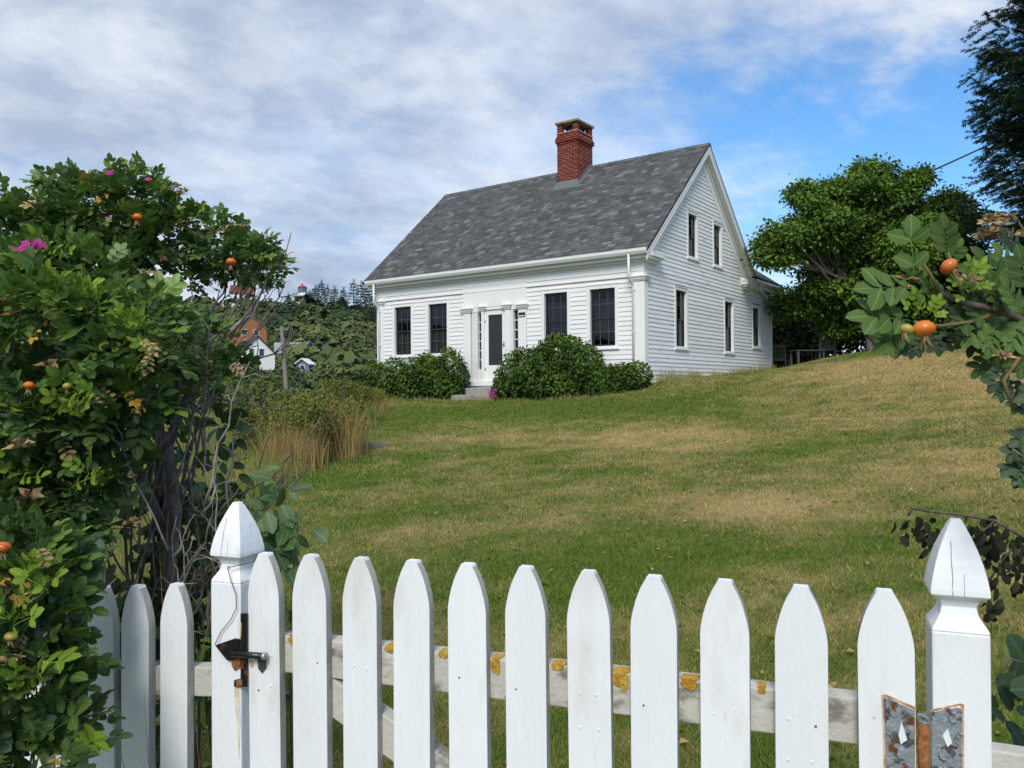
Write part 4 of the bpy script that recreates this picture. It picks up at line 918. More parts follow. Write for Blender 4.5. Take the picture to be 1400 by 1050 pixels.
    trunk = [g(246, 2.55) + Vector((0, 0, -.05)), at(243, 860, 2.55), at(238, 780, 2.55), at(236, 700, 2.55), at(230, 640, 2.56), at(228, 590, 2.57)]
    stem('stem', wob(trunk, .006), .024, .017, 'stem', 9)
    stem('stem', wob([at(232, 745, 2.56), at(215, 700, 2.58), at(192, 640, 2.6), at(178, 590, 2.62)], .006), .016, .012, 'stem', 8)
    for k in range(17):                  # main stems up into the canopy
        tx, ty, tY = random.choice(((150, 300, 2.95), (60, 340, 2.8), (250, 335, 3.05), (320, 350, 3.05), (200, 300, 3), (100, 290, 2.9), (230, 380, 2.9)))
        tx += random.gauss(0, 38); ty += random.gauss(0, 22); b = g(random.uniform(120, 300), random.uniform(2.45, 2.9)) + Vector((0, 0, -.03)); mid = at(235 + random.gauss(0, 45), random.uniform(560, 680), 2.7)
        pts = curve_pts(b, mid, (random.gauss(0, .05), 0, 0), 5)[:-1] + curve_pts(mid, at(tx, ty, tY), (random.gauss(0, .06), random.gauss(0, .04), .05), 7)
        stem('stem', wob(pts, .009), random.uniform(.005, .010), .002, 'stem', 6)
    for (tx, ty) in ((385, 348), (390, 385), (372, 335), (365, 402), (380, 430), (350, 395), (325, 400), (300, 398), (376, 362), (405, 470), (395, 560), (350, 385), (312, 380)):       # bare dark branches fanning to the right
        b = at(225 + random.uniform(-15, 25), 520 + random.uniform(-10, 70), 2.75); e = at(tx, ty, 3.0)
        pts = wob(curve_pts(b, e, (random.uniform(.0, .05), 0, random.uniform(-.09, -.02)), 8), .008); stem('branch', pts, .0075, .002, 'stem', 6)
        for q in range(4):
            s0 = pts[random.randrange(3, 8)]; stem('twig', wob(curve_pts(s0, s0 + Vector((random.uniform(-.05, .12), random.uniform(-.05, .05), random.uniform(.02, .16))), (.01, 0, .01), 4), .003), .0024, .0008, 'stem', 5)
    for k in range(34):                  # grey dead twigs in the open middle
        px0, py0 = random.uniform(150, 330), random.uniform(640, 900); Y = random.uniform(2.2, 2.6); b = at(px0, py0, Y); e = at(px0 + random.gauss(10, 45), py0 - random.uniform(90, 240), Y + random.uniform(-.1, .15))
        pts = wob(curve_pts(b, e, (random.gauss(0, .05), 0, 0), 7), .007); stem('dead_twig', pts, random.uniform(.003, .006), .0012, 'dead_twig' if k % 2 else 'stem', 6)
        for q in range(3):
            s0 = pts[random.randrange(2, 7)]; stem('dead_twig', wob(curve_pts(s0, s0 + Vector((random.uniform(-.09, .09), random.uniform(-.05, .03), random.uniform(.0, .12))), (.01, 0, .01), 4), .004), .0022, .0008, 'dead_twig', 5)
    for k in range(9):                   # long low stems reaching right over the lawn
        b = at(250 + random.uniform(-20, 30), 760 + random.uniform(-70, 70), 2.6); e = at(random.uniform(370, 440), random.uniform(560, 720), 2.7 + random.uniform(-.2, .3))
        pts = wob(curve_pts(b, e, (0, 0, random.uniform(-.1, .02)), 8), .008); stem('branch', pts, .006, .0015, 'stem' if k % 3 else 'dead_twig', 6)
        for q in range(3):
            s0 = pts[random.randrange(3, 8)]; stem('twig', wob(curve_pts(s0, s0 + Vector((random.uniform(0, .12), 0, random.uniform(-.02, .12))), (.01, 0, .01), 4), .003), .002, .0008, 'stem', 5)
    for k in range(30):                  # leaf-bearing stems at the front left
        bx = random.uniform(-40, 60); Y = random.uniform(2.1, 2.25); b = at(bx, random.uniform(900, 1100), Y + .1); e = at(min(bx + random.gauss(-5, 25), 95), random.uniform(560, 800), Y + .08)
        stem('stem', wob(curve_pts(b, e, (random.gauss(0, .06), 0, 0), 7), .006), .004, .0018, 'green_stem' if k % 2 else 'stem', 6)
    for (px, py, Y) in ((20, 790, 1.74), (45, 830, 1.74), (10, 900, 1.66), (50, 940, 1.68), (70, 860, 1.78), (30, 1030, 1.62), (90, 985, 1.76), (0, 850, 1.7), (15, 960, 1.62)):      # canes leaning out over the fence
        b = at(px - random.uniform(0, 40), py + random.uniform(60, 160), Y + .02); g0 = Vector((b.x - .05, b.y + .05, gz(b.x, b.y) - .02))
        stem('stem', wob(curve_pts(g0, at(px, py, Y), (random.gauss(0, .04), -.05, .05), 7), .005), .0045, .0018, 'green_stem', 6)
    for (px, py, Y, r, mt) in ((38, 340, 2.2, .028, 'petal'), (55, 338, 2.2, .024, 'petal'), (151, 236, 2.70, .017, 'petal'), (203, 246, 2.8, .013, 'petal'), (148, 299, 2.7, .012, 'petal_pale'), (233, 289, 2.8, .013, 'petal_pale')):
        rose_flower(root, L(at(px, py, Y)), r, mt)
    for (px, py, Y, r, mt) in ((188, 297, 2.7, .016, 'hip_orange'), (316, 358, 2.8, .017, 'hip_orange'), (40, 527, 2.02, .013, 'hip_orange'), (5, 748, 1.62, .014, 'hip_orange'), (92, 528, 2.05, .011, 'hip_green'), (230, 490, 2.4, .010, 'hip_green'), (15, 870, 1.58, .012, 'hip_green')):
        hip(root, L(at(px, py, Y)), r, mt)
    for (px, py, Y, r) in ((120, 260, 2.85, .03), (167, 226, 2.95, .03), (180, 255, 2.85, .03), (95, 290, 2.7, .03), (95, 310, 2.7, .025), (125, 550, 2.05, .032), (30, 610, 2.02, .04), (40, 680, 2.0, .04), (180, 715, 2.1, .03), (12, 905, 1.56, .03), (280, 320, 2.9, .03), (330, 310, 3, .025), (265, 430, 2.7, .03), (15, 430, 2.2, .03), (65, 500, 2.1, .032), (250, 310, 2.9, .025)):
        dead_head(root, L(at(px, py, Y)), r)
    dh = at(243, 262, 2.95)
    stem('twig', [at(240, 300, 2.95), at(241, 280, 2.95), dh], .0025, .0018, 'stem', 6)
    for d in ((-.02, 0, .0), (.0, 0, .02), (.022, 0, .006), (.01, 0, -.01)): dead_head(root, L(dh + Vector(d)), .022)
    yl = tmesh(*ROSE[2], 'yellow_leaf', 'yellow_leaf')
    bl = tmesh(*ROSE[3], 'brown_leaf', 'dry_sepal')
    for k in range(46):
        bx = random.choice(blobs); place(random.choice((yl, bl, bl)), 'dry_leaf', L(at(bx[0] + random.gauss(0, bx[3] * .45), bx[1] + random.gauss(0, bx[4] * .5), bx[2] - bx[5] * .9)), (random.gauss(0, .6), -.4, random.gauss(-.2, .5)), (random.gauss(0, .4), -.7, .5), random.uniform(.03, .05), root)
    for (px, py, Y) in ((118, 258, 2.8), (245, 430, 2.5), (185, 525, 2.1), (230, 485, 2.35)): place(yl, 'yellow_leaf', L(at(px, py, Y)), (random.gauss(0, .5), -.3, .3), (0, -.6, .7), .055, root)
rose_bush_left()

# climbing vine with big pale leaves beside the left post
def vine_by_post():
    b0 = gp(395, 2.1); root = empty('bindweed', b0); tag(root, 'leafy climber with large pale green leaves just right of the latch post', 'vine')
    L = lambda p: Vector(p) - b0
    ms = [tmesh(*t, 'leaf', 'bind_leaf') for t in SIMPLE]
    for (pts) in (((392, 1000), (388, 900), (378, 800), (385, 730), (395, 680)), ((400, 1000), (395, 880), (400, 760), (372, 690)), ((380, 1000), (370, 860), (380, 780), (408, 720))):
        q = [gp(pts[0][0], 2.1)] + [at(x, y, 2.1) for x, y in pts[1:]]; MB().tube([L(p) for p in wob(q, .006)], .003, 6).build('stem', 'green_stem', root, smooth=True)
    for k in range(60):
        px, py = random.gauss(382, 14), random.choice((random.uniform(645, 790), random.uniform(690, 770))); Y = random.uniform(2.0, 2.25)
        ax = Vector((random.gauss(.2, .8), random.gauss(-.3, .3), random.gauss(-.25, .6))); place(random.choice(ms), 'leaf', L(at(px, py, Y)), ax, (random.gauss(.3, .4), -.6, .7), random.uniform(.035, .065), root)
    for (px, py, ax, s) in ((396, 672, (.9, -.2, .35), .058), (385, 690, (.5, -.3, -.8), .066), (398, 705, (-.2, -.3, -1), .06), (372, 655, (-.6, -.2, .2), .06), (365, 700, (.3, -.4, -.6), .06), (402, 735, (.2, -.2, -1), .05)):
        place(random.choice(ms), 'leaf', L(at(px, py, 2.0)), ax, (.1, -.7, .6), s, root)
vine_by_post()

# ------------------------------------------------------------------ rose branch reaching in from the right, rooted outside the frame
def rose_right():
    b0 = gp(1560, 1.35); root = empty('rose_bush', b0); tag(root, 'rose bush branch with orange hips reaching in above the right gate post', 'bush', 'rose bushes by the gate')
    L = lambda p: Vector(p) - b0
    def stem(pts, r0, r1, matn='stem', name='stem'):
        n = len(pts); MB().tube([L(p) for p in pts], [r0 + (r1 - r0) * k / (n - 1) for k in range(n)], 8).build(name, matn, root, smooth=True)
    bot = b0 + Vector((0, 0, -.03)); Y0 = 1.12
    A_ = [bot, at(1545, 800, 1.3), at(1520, 620, 1.25), at(1470, 520, 1.2), at(1420, 450, 1.17), at(1370, 425, Y0), at(1320, 415, Y0), at(1285, 400, Y0)]
    stem(A_, .010, .0035); stem([A_[5], at(1330, 440, Y0), at(1285, 446, Y0 - .02), at(1250, 440, Y0 - .03)], .0035, .002, 'green_stem')
    stem([A_[4], at(1400, 480, 1.12), at(1372, 520, 1.1), at(1385, 560, 1.1)], .004, .002, 'green_stem'); stem([A_[7], at(1272, 375, Y0), at(1255, 350, Y0)], .0032, .002, 'green_stem')
    stem([A_[6], at(1310, 385, Y0), at(1296, 345, Y0)], .003, .002, 'green_stem'); stem([bot, at(1530, 760, 1.3), at(1470, 680, 1.2), at(1420, 640, 1.15), at(1385, 615, 1.12)], .006, .002)
    ms = [tmesh(*t, 'leaf', 'rose_leaf_near') for t in ROSE_BIG]; yg = [tmesh(*t, 'leaf', 'rose_leaf_young') for t in ROSE]; dk = [tmesh(*t, 'leaf', 'rose_leaf_dark') for t in ROSE_BIG]
    def lf(px, py, tx, ty, sc=1.0, m=0, dY=0.0, nz=.55):
        """leaf whose stalk starts at px,py and whose tip points to tx,ty"""
        p = at(px, py, Y0 + dY); q = at(tx, ty, Y0 + dY - .012); ax = q - p; ln = ax.length
        n = Vector((random.gauss(0, .18), -1.0, nz + random.gauss(0, .15))); me = random.choice((ms, yg, dk)[m]); place(me, 'leaf', L(p), ax, n, ln / 1.22 * sc * (.80, 1.25, .70)[m], root)
    # the leaves that can be told apart
    lf(1250, 375, 1246, 290, 1.05); lf(1293, 352, 1298, 288, 1.05); lf(1250, 395, 1166, 382, 1.0); lf(1245, 438, 1158, 424, 1.05); lf(1245, 445, 1190, 482, 1.0, dY=.01)
    lf(1268, 385, 1235, 340, 1.0, dY=.03); lf(1275, 395, 1250, 400, 1.2, dY=.02); lf(1290, 405, 1262, 380, 1.1, dY=.02); lf(1296, 360, 1325, 318, .9, dY=.02); lf(1285, 405, 1300, 440, 1.0, dY=.03)
    lf(1242, 452, 1215, 500, .9, 2, dY=.02); lf(1262, 458, 1240, 500, .9, 2, dY=.02); lf(1275, 455, 1290, 500, .9, 2, .02); lf(1300, 450, 1282, 495, .9, 2, .03)
    lf(1262, 428, 1258, 392, .75, 1, -.02); lf(1270, 430, 1290, 400, .7, 1, -.02); lf(1258, 430, 1236, 405, .6, 1, -.02); lf(1275, 432, 1302, 425, .6, 1, -.02)
    lf(1330, 385, 1350, 352, .75, 1, -.01); lf(1325, 388, 1295, 378, .7, 1, -.01); lf(1332, 392, 1362, 385, .7, 1, -.01); lf(1322, 392, 1308, 412, .6, 1, -.01); lf(1335, 380, 1330, 345, .7, 1, 0)
    for (a, b, c, d, m, dy) in ((1380, 400, 1345, 330, 0, .03), (1390, 390, 1372, 325, 0, .05), (1405, 400, 1398, 330, 0, .04), (1370, 410, 1355, 365, 0, .0), (1385, 420, 1352, 405, 0, 0), (1395, 430, 1382, 375, 0, -.02), (1350, 420, 1335, 395, 0, .02),
                             (1345, 430, 1300, 445, 0, 0), (1350, 435, 1318, 470, 0, 0), (1370, 440, 1330, 432, 0, .02), (1360, 445, 1350, 495, 0, 0), (1385, 445, 1352, 462, 0, .02), (1400, 440, 1378, 480, 0, 0), (1410, 450, 1372, 438, 0, .03),
                             (1320, 440, 1308, 485, 2, .04), (1335, 445, 1325, 495, 2, .04), (1390, 470, 1365, 510, 0, .02), (1405, 465, 1395, 520, 0, 0), (1375, 500, 1352, 540, 2, .0), (1385, 515, 1390, 560, 2, .02), (1380, 530, 1355, 545, 2, 0), (1400, 540, 1380, 572, 2, .02), (1410, 520, 1405, 570, 2, .0),
                             (1400, 480, 1420, 430, 0, 0), (1420, 430, 1440, 370, 0, 0), (1410, 360, 1420, 300, 0, .08), (1395, 350, 1375, 300, 2, .1), (1420, 470, 1440, 520, 0, .0), (1340, 415, 1310, 405, 0, .04), (1365, 395, 1340, 375, 2, .05), (1300, 425, 1275, 415, 2, .04)):
        lf(a, b, c, d, random.uniform(.95, 1.15), m, dy)
    for k in range(13):
        x, y = random.uniform(1345, 1420), random.uniform(350, 500); lf(x, y, x - random.uniform(5, 60), y + random.uniform(-50, 45), random.uniform(1.0, 1.3), random.choice((0, 0, 2)), random.uniform(.02, .12))
    for k in range(90):                  # the rest of the bush, beyond the picture's edge
        x, y = random.uniform(1475, 1700), random.uniform(380, 900); lf(x, y, x + random.uniform(-50, 70), y - random.uniform(-30, 70), random.uniform(.9, 1.2), random.choice((0, 0, 2)), random.uniform(.0, .35))
    for k in range(7):
        e = at(random.uniform(1440, 1650), random.uniform(420, 700), random.uniform(1.15, 1.45)); stem(wob(curve_pts(bot + Vector((random.uniform(-.08, .12), random.uniform(-.05, .1), 0)), e, (.05, 0, .05), 7), .006), .007, .0025)
    for (a, b, c, d) in ((1400, 600, 1372, 640), (1395, 620, 1368, 660), (1410, 610, 1385, 680), (1405, 640, 1380, 668), (1420, 590, 1372, 612)): lf(a, b, c, d, 1.0, 2, .03)
    hip(root, L(at(1263, 450, Y0 - .04)), .0145, 'hip_orange', (.1, -.3, -1)); hip(root, L(at(1240, 451, Y0 - .035)), .0092, 'hip_green', (-.5, -.3, -.9)); hip(root, L(at(1297, 364, Y0 - .02)), .0115, 'hip_orange', (.5, -.3, -.6))
    dead_head(root, L(at(1325, 384, Y0 - .03)), .018); dead_head(root, L(at(1237, 383, Y0 + .01)), .018); dead_head(root, L(at(1236, 392, Y0 + .01)), .012); dead_head(root, L(at(1372, 488, Y0 - .02)), .016)
    for k in range(14): dead_head(root, L(at(random.gauss(1362, 14), random.gauss(312, 13), 1.6 + random.uniform(-.06, .06))), .026)
    stem([A_[3], at(1425, 400, 1.4), at(1395, 345, 1.55), at(1362, 308, 1.6)], .004, .002); stem([at(1412, 370, 1.5), at(1400, 315, 1.55), at(1385, 292, 1.58)], .003, .0015)
rose_right()
def wilted_vine():
    b0 = gp(1500, 1.7); root = empty('wilted_vine', b0); tag(root, 'limp dark wilted vine hanging behind the right gate post', 'vine')
    L = lambda p: Vector(p) - b0; Y = 1.62
    def stem(pts, r=.0022): MB().tube([L(p) for p in pts], r, 6).build('stem', 'stem', root, smooth=True)
    main = [b0, at(1480, 900, 1.7), at(1440, 770, 1.65), at(1400, 735, Y), at(1360, 712, Y), at(1310, 703, Y), at(1270, 699, Y), at(1246, 695, Y), at(1242, 705, Y)]; stem(main, .003)
    stem([at(1400, 735, Y), at(1375, 760, Y), at(1355, 790, Y), at(1345, 815, Y)]); stem([at(1360, 712, Y), at(1340, 730, Y), at(1330, 745, Y)]); stem([b0, at(1440, 920, 1.68), at(1380, 900, Y), at(1362, 930, Y)])
    ms = [tmesh(*t, 'leaf', 'wilt_leaf') for t in SIMPLE]; gm = [tmesh(*t, 'leaf', 'rose_leaf_dark') for t in SIMPLE]
    for (px, py, sx_, sy_, n) in ((1255, 725, 14, 14, 26), (1345, 740, 22, 14, 40), (1375, 760, 20, 25, 40), (1362, 815, 10, 25, 24), (1335, 725, 18, 10, 18), (1390, 740, 10, 12, 14)):
        for k in range(n):
            place(random.choice(ms), 'leaf', L(at(random.gauss(px, sx_), random.gauss(py, sy_), Y + random.uniform(-.05, .05))), (random.gauss(0, .4), random.gauss(0, .3), -1), (random.gauss(0, .5), -1, random.gauss(0, .4)), random.uniform(.016, .032), root)
    for k in range(22): place(random.choice(gm), 'leaf', L(at(random.gauss(1385, 22), random.gauss(960, 40), Y + random.uniform(-.05, .15))), (random.gauss(0, .8), -.3, random.gauss(-.1, .6)), (random.gauss(0, .4), -.6, .7), random.uniform(.05, .08), root)
wilted_vine()

# ------------------------------------------------------------------ lawn grass
def lawn_grass():
    n = 1350000
    d = 2.2 + (27.5 - 2.2) * rng.random(n) ** 1.25; az = R(1) * rng.uniform(-36, 36, n); x = d * np.sin(az); y = d * np.cos(az)
    keep = x > lawn_left(y) + .25 * (fbm(x * 2, y * 2, 2) - .5) * 2
    hx, hy = x - HC.x, y - HC.y; a = hx * hu.x + hy * hu.y; b = hx * hv.x + hy * hv.y
    keep &= ~((a > -.05) & (a < LEN + .2) & (b > -.15) & (b < 12)); keep &= ~((a > 4.1) & (a < 6.1) & (b > -1.1) & (b < 0))
    dens = np.clip(.78 * np.interp(d, [2, 6, 12, 27], [1, .75, .8, 1.0]), 0, 1); keep &= rng.random(n) < dens * (.55 + .45 * fbm(x * 3, y * 3, 2) * 2)
    x, y, d = x[keep], y[keep], d[keep]; n = len(x); z = ground(x, y)
    dry = dryness(x, y); tint = np.clip(rng.normal(dry * .92 + .02, .20, n), 0, 1)
    h = rng.uniform(.012, .032, n) * (1.15 - .35 * dry) * (.55 + .95 * fbm(x * 4.5, y * 4.5, 3)) * np.interp(d, [2, 10, 27], [.9, 1.1, 1.4]); wd = np.interp(d, [2, 6, 12, 27], [.0022, .0042, .0085, .019]) * rng.uniform(.7, 1.3, n)
    th = rng.uniform(0, 2 * math.pi, n); lean = rng.uniform(.2, 1.5, n) * h; lx, ly = np.cos(th), np.sin(th); f = rng.uniform(0, 2 * math.pi, n); wx, wy = np.cos(f) * wd, np.sin(f) * wd
    V = np.empty((n, 3, 3), np.float32); V[:, 0] = np.c_[x - wx, y - wy, z - .004]; V[:, 1] = np.c_[x + wx, y + wy, z - .004]; V[:, 2] = np.c_[x + lx * lean, y + ly * lean, z + h]
    o = np_mesh('lawn_grass', V.reshape(-1, 3), np.arange(n * 3).reshape(-1, 3), 'grass_blade', np.repeat(tint, 3), None, False)
    tag(o, 'short mown lawn grass, green with tan dry patches', 'grass', kind='stuff'); print('blades', n)
lawn_grass()
def lawn_litter():                         # low broad-leaved weeds, clover heads and dead leaves in the turf
    n = 1500; d = 3.0 + 20 * rng.random(n) ** 1.3; az = R(1) * rng.uniform(-30, 34, n); x, y = d * np.sin(az), d * np.cos(az); k = (x > lawn_left(y) + .2) & (fbm(x * 1.3 + 9, y * 1.3, 2) > .48)
    hx, hy = x - HC.x, y - HC.y; a = hx * hu.x + hy * hu.y; b = hx * hv.x + hy * hv.y; k &= ~((a > -.2) & (a < LEN + .3) & (b > -1.5)); x, y, d = x[k], y[k], d[k]; n = len(x)
    P, A, N, SC = [], [], [], []
    for q in range(5):
        th = rng.uniform(0, 6.28, n); P.append(np.c_[x, y, ground(x, y) + .006]); A.append(np.c_[np.cos(th), np.sin(th), rng.uniform(.2, .7, n)]); N.append(np.tile((0, 0, 1.0), (n, 1)) + rng.normal(size=(n, 3)) * .1); SC.append(rng.uniform(.018, .036, n) * np.interp(d, [3, 20], [1, 1.4]))
    P, A, N, SC = map(np.concatenate, (P, A, N, SC)); o = scatter('lawn_weeds', SMALL, P, frames(A, N), SC, np.clip(rng.normal(.65, .2, len(P)), 0, 1), 'shrub_leaf'); tag(o, 'small broad-leaved weeds scattered through the lawn', 'weeds', kind='stuff')
    n = 420; d = 3.2 + 18 * rng.random(n) ** 1.3; az = R(1) * rng.uniform(-24, 33, n); x, y = d * np.sin(az), d * np.cos(az); k = x > lawn_left(y) + .2; x, y = x[k], y[k]; n = len(x); th = rng.uniform(0, 6.28, n)
    o = scatter('fallen_leaves', SMALL, np.c_[x, y, ground(x, y) + .025], frames(np.c_[np.cos(th), np.sin(th), rng.normal(0, .3, n)], np.c_[rng.normal(0, .4, n), rng.normal(0, .4, n), np.ones(n)]), rng.uniform(.025, .05, n), rng.uniform(.3, 1, n), 'straw'); tag(o, 'pale fallen leaves dotted over the lawn', 'leaves', kind='stuff')
lawn_litter()
def rough_grass():                         # uncut grass on the low ground left of the lawn
    n = 95000; y = 3.2 + 38 * rng.random(n) ** 1.2; x = lawn_left(y) - .1 - (2 + y * .45) * rng.random(n) ** 1.2; k = np.hypot(x - (-1.1), y - 2.6) > .9; x, y = x[k], y[k]; n = len(x); z = ground(x, y)
    h = rng.uniform(.12, .42, n) * (.5 + fbm(x * 1.2, y * 1.2, 3)); th = rng.uniform(0, 6.28, n); l = h * rng.uniform(.1, .7, n); f = rng.uniform(0, 6.28, n); wd = np.interp(y, [3, 10, 40], [.003, .006, .018])
    V = np.empty((n, 3, 3), np.float32); V[:, 0] = np.c_[x - np.cos(f) * wd, y - np.sin(f) * wd, z - .02]; V[:, 1] = np.c_[x + np.cos(f) * wd, y + np.sin(f) * wd, z - .02]; V[:, 2] = np.c_[x + np.cos(th) * l, y + np.sin(th) * l, z + h]
    o = np_mesh('rough_grass', V.reshape(-1, 3), np.arange(n * 3).reshape(-1, 3), 'grass_blade', np.repeat(np.clip(rng.normal(fbm(x * .5, y * .5, 3) * .7, .2, n), 0, 1), 3), None, False); tag(o, 'uncut rough grass on the low ground left of the lawn', 'grass', kind='stuff')
rough_grass()
def tufts(name, label, spots, matn, hgt, n_each, spread, tintm, wdt=.004, kind='stuff', parent=None, cat='grass'):
    V, Ti = [], []
    for (p, hs, sp) in spots:
        for k in range(n_each):
            x, y = p.x + random.gauss(0, sp), p.y + random.gauss(0, sp); z = gz(x, y) if sp > .6 else p.z; h = hs * random.uniform(.5, 1.1); t = random.uniform(0, 6.28); l = h * random.uniform(.05, .5); f = random.uniform(0, 6.28); w_ = wdt
            b = (x, y, z - .02); m = (x + math.cos(t) * l * .35, y + math.sin(t) * l * .35, z + h * .6); e = (x + math.cos(t) * l, y + math.sin(t) * l, z + h); wx, wy = math.cos(f) * w_, math.sin(f) * w_
            tn = min(1, max(0, random.gauss(tintm, .2)))
            V += [(b[0] - wx, b[1] - wy, b[2]), (b[0] + wx, b[1] + wy, b[2]), (m[0] + wx * .8, m[1] + wy * .8, m[2]), (m[0] - wx * .8, m[1] - wy * .8, m[2]), e]; Ti += [tn] * 5
    V = np.array(V); n = len(V) // 5; T = (np.array([(0, 1, 2), (0, 2, 3), (3, 2, 4)])[None] + (np.arange(n) * 5)[:, None, None]).reshape(-1, 3)
    if parent: V = V - np.array(parent.location)
    o = np_mesh(name, V, T, matn, np.array(Ti), parent, False)
    if kind: tag(o, label, None if parent else cat, kind=kind)
    return o
# longer uncut grass along the house wall, the gate foot and the lawn's ragged left edge
sp_ = [(hp(-.25 - random.uniform(0, .25), random.uniform(.2, 10), 0), random.uniform(.12, .42), .10) for k in range(70)] + [(hp(random.uniform(-.2, 9.6), -1.25 - random.uniform(0, .35), 0), random.uniform(.08, .2), .12) for k in range(60)]
sp_ = [(Vector((p.x, p.y, gz(p.x, p.y))), h, s) for p, h, s in sp_]
tufts('long_grass', 'uncut grass fringe growing along the foot of the house walls', sp_, 'grass_blade', .3, 26, .1, .45, .005)
sp_ = []
for k in range(90):
    y = random.uniform(8.5, 24); x = float(lawn_left(y)) - random.uniform(-.1, .7); sp_.append((Vector((x, y, gz(x, y))), random.uniform(.10, .38), .16))
for k in range(60):
    px = random.uniform(370, 1330); Y = FY(px) + random.uniform(.05, .5); q = gp(px, Y); sp_.append((q, random.uniform(.10, .34), .07))
tufts('edge_grass', 'ragged long grass along the left edge of the lawn and under the gate', sp_, 'grass_blade', .3, 34, .1, .35, .0035)
def bents():
    m = [(Vector(gp(px, Y)), random.uniform(.75, 1.05), .03) for px, Y in ((228, 1.98), (262, 1.95), (275, 1.93), (283, 1.98), (215, 2.0), (240, 1.96))]
    o = tufts('dry_grass_stalks', 'tall dry grass stalks standing by the left gate post', m, 'straw', 1, 7, .03, .7, .0014)
bents()

# ------------------------------------------------------------------ shrubs against the house front
def shrub(name, label, base, blobs, n, size, tint, matn='shrub_leaf', droop=.55, stems=10, group=None, templ=SMALL, cat='shrub', tvar=.2, extra=None):
    root = empty(name, base); tag(root, label, cat, group); B = np.array(base)
    P, U, F = [], [], []
    tot = sum(b[1][0] * b[1][2] + b[1][1] * b[1][2] for b in blobs)
    for (c, r) in blobs:
        k = int(n * (r[0] * r[2] + r[1] * r[2]) / tot); p, u = in_blob(k, c, r, .65); 
        lump = vnoise(p[:, 0] * 3.1 + p[:, 2] * 2.3, p[:, 1] * 3.1 - p[:, 2] * 1.7); p = p + u * ((lump - .5) * .55 * min(r))[:, None]; sho = rng.random(k) < .04; p = p + (u * np.array([.5, .5, .9]) * (sho * rng.uniform(.0, .35, k) * min(r) * 1.2)[:, None])
        P.append(p); U.append(u); F.append(lump)
    P, U, F = map(np.concatenate, (P, U, F)); g = ground(P[:, 0], P[:, 1]); k = P[:, 2] > g + .02; P, U, F = P[k], U[k], F[k]; m = len(P)
    ax = unit(U * np.array([.6, .6, .2]) + np.array([0, 0, -droop]) + rng.normal(size=(m, 3)) * .5); no = unit(U * .8 + np.array([0, 0, .7]) + rng.normal(size=(m, 3)) * .4)
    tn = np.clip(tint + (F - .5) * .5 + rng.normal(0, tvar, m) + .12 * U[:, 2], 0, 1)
    fo = scatter('foliage', templ, P - B, frames(ax, no), size * rng.uniform(.6, 1.3, m), tn, matn, root); fo['kind'] = 'stuff'
    for q in range(stems):
        c, r = random.choice(blobs); e = Vector(c) + Vector((random.gauss(0, r[0] * .5), random.gauss(0, r[1] * .5), r[2] * random.uniform(.2, .85))); s0 = Vector((e.x * .5 + base[0] * .5 + random.gauss(0, .1), e.y * .5 + base[1] * .5 + random.gauss(0, .1), 0)); s0.z = gz(s0.x, s0.y) - .05
        pts = wob(curve_pts(s0, e, (random.gauss(0, .1), random.gauss(0, .1), .1), 6), .02); MB().tube([p - Vector(base) for p in pts], [.02 * max(.4, min(r)) * (1 - .8 * t / 6) for t in range(7)], 5).build('stem', 'stem', root)
    return root
def hb(a, b, h, ra, rb, rh):              # blob given in house coordinates (radii along the wall / out / up), as world ellipsoid
    c = hp(a, b, h); return ((c.x, c.y, c.z), (ra, rb, rh))
gb = hp(7.7, -.6); gb.z = gz(gb.x, gb.y)
shrub('foundation_shrub', 'dark leafy creeper-covered shrub under the two left front windows', gb, [hb(9.1, -.65, .0, .7, .55, .66), hb(8.3, -.6, .10, .6, .6, .66), hb(7.5, -.6, .02, .6, .6, .70), hb(6.8, -.65, .10, .55, .55, .74), hb(6.05, -.65, .22, .5, .5, .74), hb(5.9, -.8, -.20, .42, .42, .42), hb(9.6, -.7, -.35, .5, .5, .35), hb(7.0, -.7, .55, .25, .25, .3)], 13000, .105, .36, group='shrubs along the house front')
gb = hp(2.6, -.7); gb.z = gz(gb.x, gb.y)
shrub('foundation_shrub', 'largest rounded leafy shrub between the front door and the right windows', gb, [hb(3.55, -.75, .02, .55, .6, .70), hb(2.95, -.75, .20, .6, .65, .80), hb(2.2, -.75, .34, .62, .65, .82), hb(1.45, -.75, .22, .6, .6, .78), hb(3.9, -.85, -.3, .36, .4, .42), hb(1.9, -1.0, -.2, .8, .5, .40), hb(1.75, -.7, .85, .28, .28, .3), hb(2.7, -.7, .7, .25, .25, .32), hb(.95, -.8, -.1, .35, .4, .5)], 15000, .105, .36, group='shrubs along the house front')
gb = hp(.35, -.7); gb.z = gz(gb.x, gb.y)
shrub('foundation_shrub', 'small green shrub at the near corner of the house', gb, [hb(.45, -.65, -.05, .5, .42, .44), hb(.0, -.6, -.0, .38, .35, .38), hb(.9, -.8, -.25, .4, .35, .32)], 4200, .10, .42, group='shrubs along the house front')
pf = hp(3.85, -1.45, -.32); pk = empty('pink_flowers', (pf.x, pf.y, gz(pf.x, pf.y))); tag(pk, 'small pink blossom cluster beside the stone steps', 'flowers')
for k in range(7): rose_flower(pk, (random.gauss(0, .05), random.gauss(0, .05), .22 + random.gauss(0, .06)), .05, 'petal')
MB().tube([(0, 0, -.03), (.01, .02, .2)], .006, 5).build('stem', 'green_stem', pk)

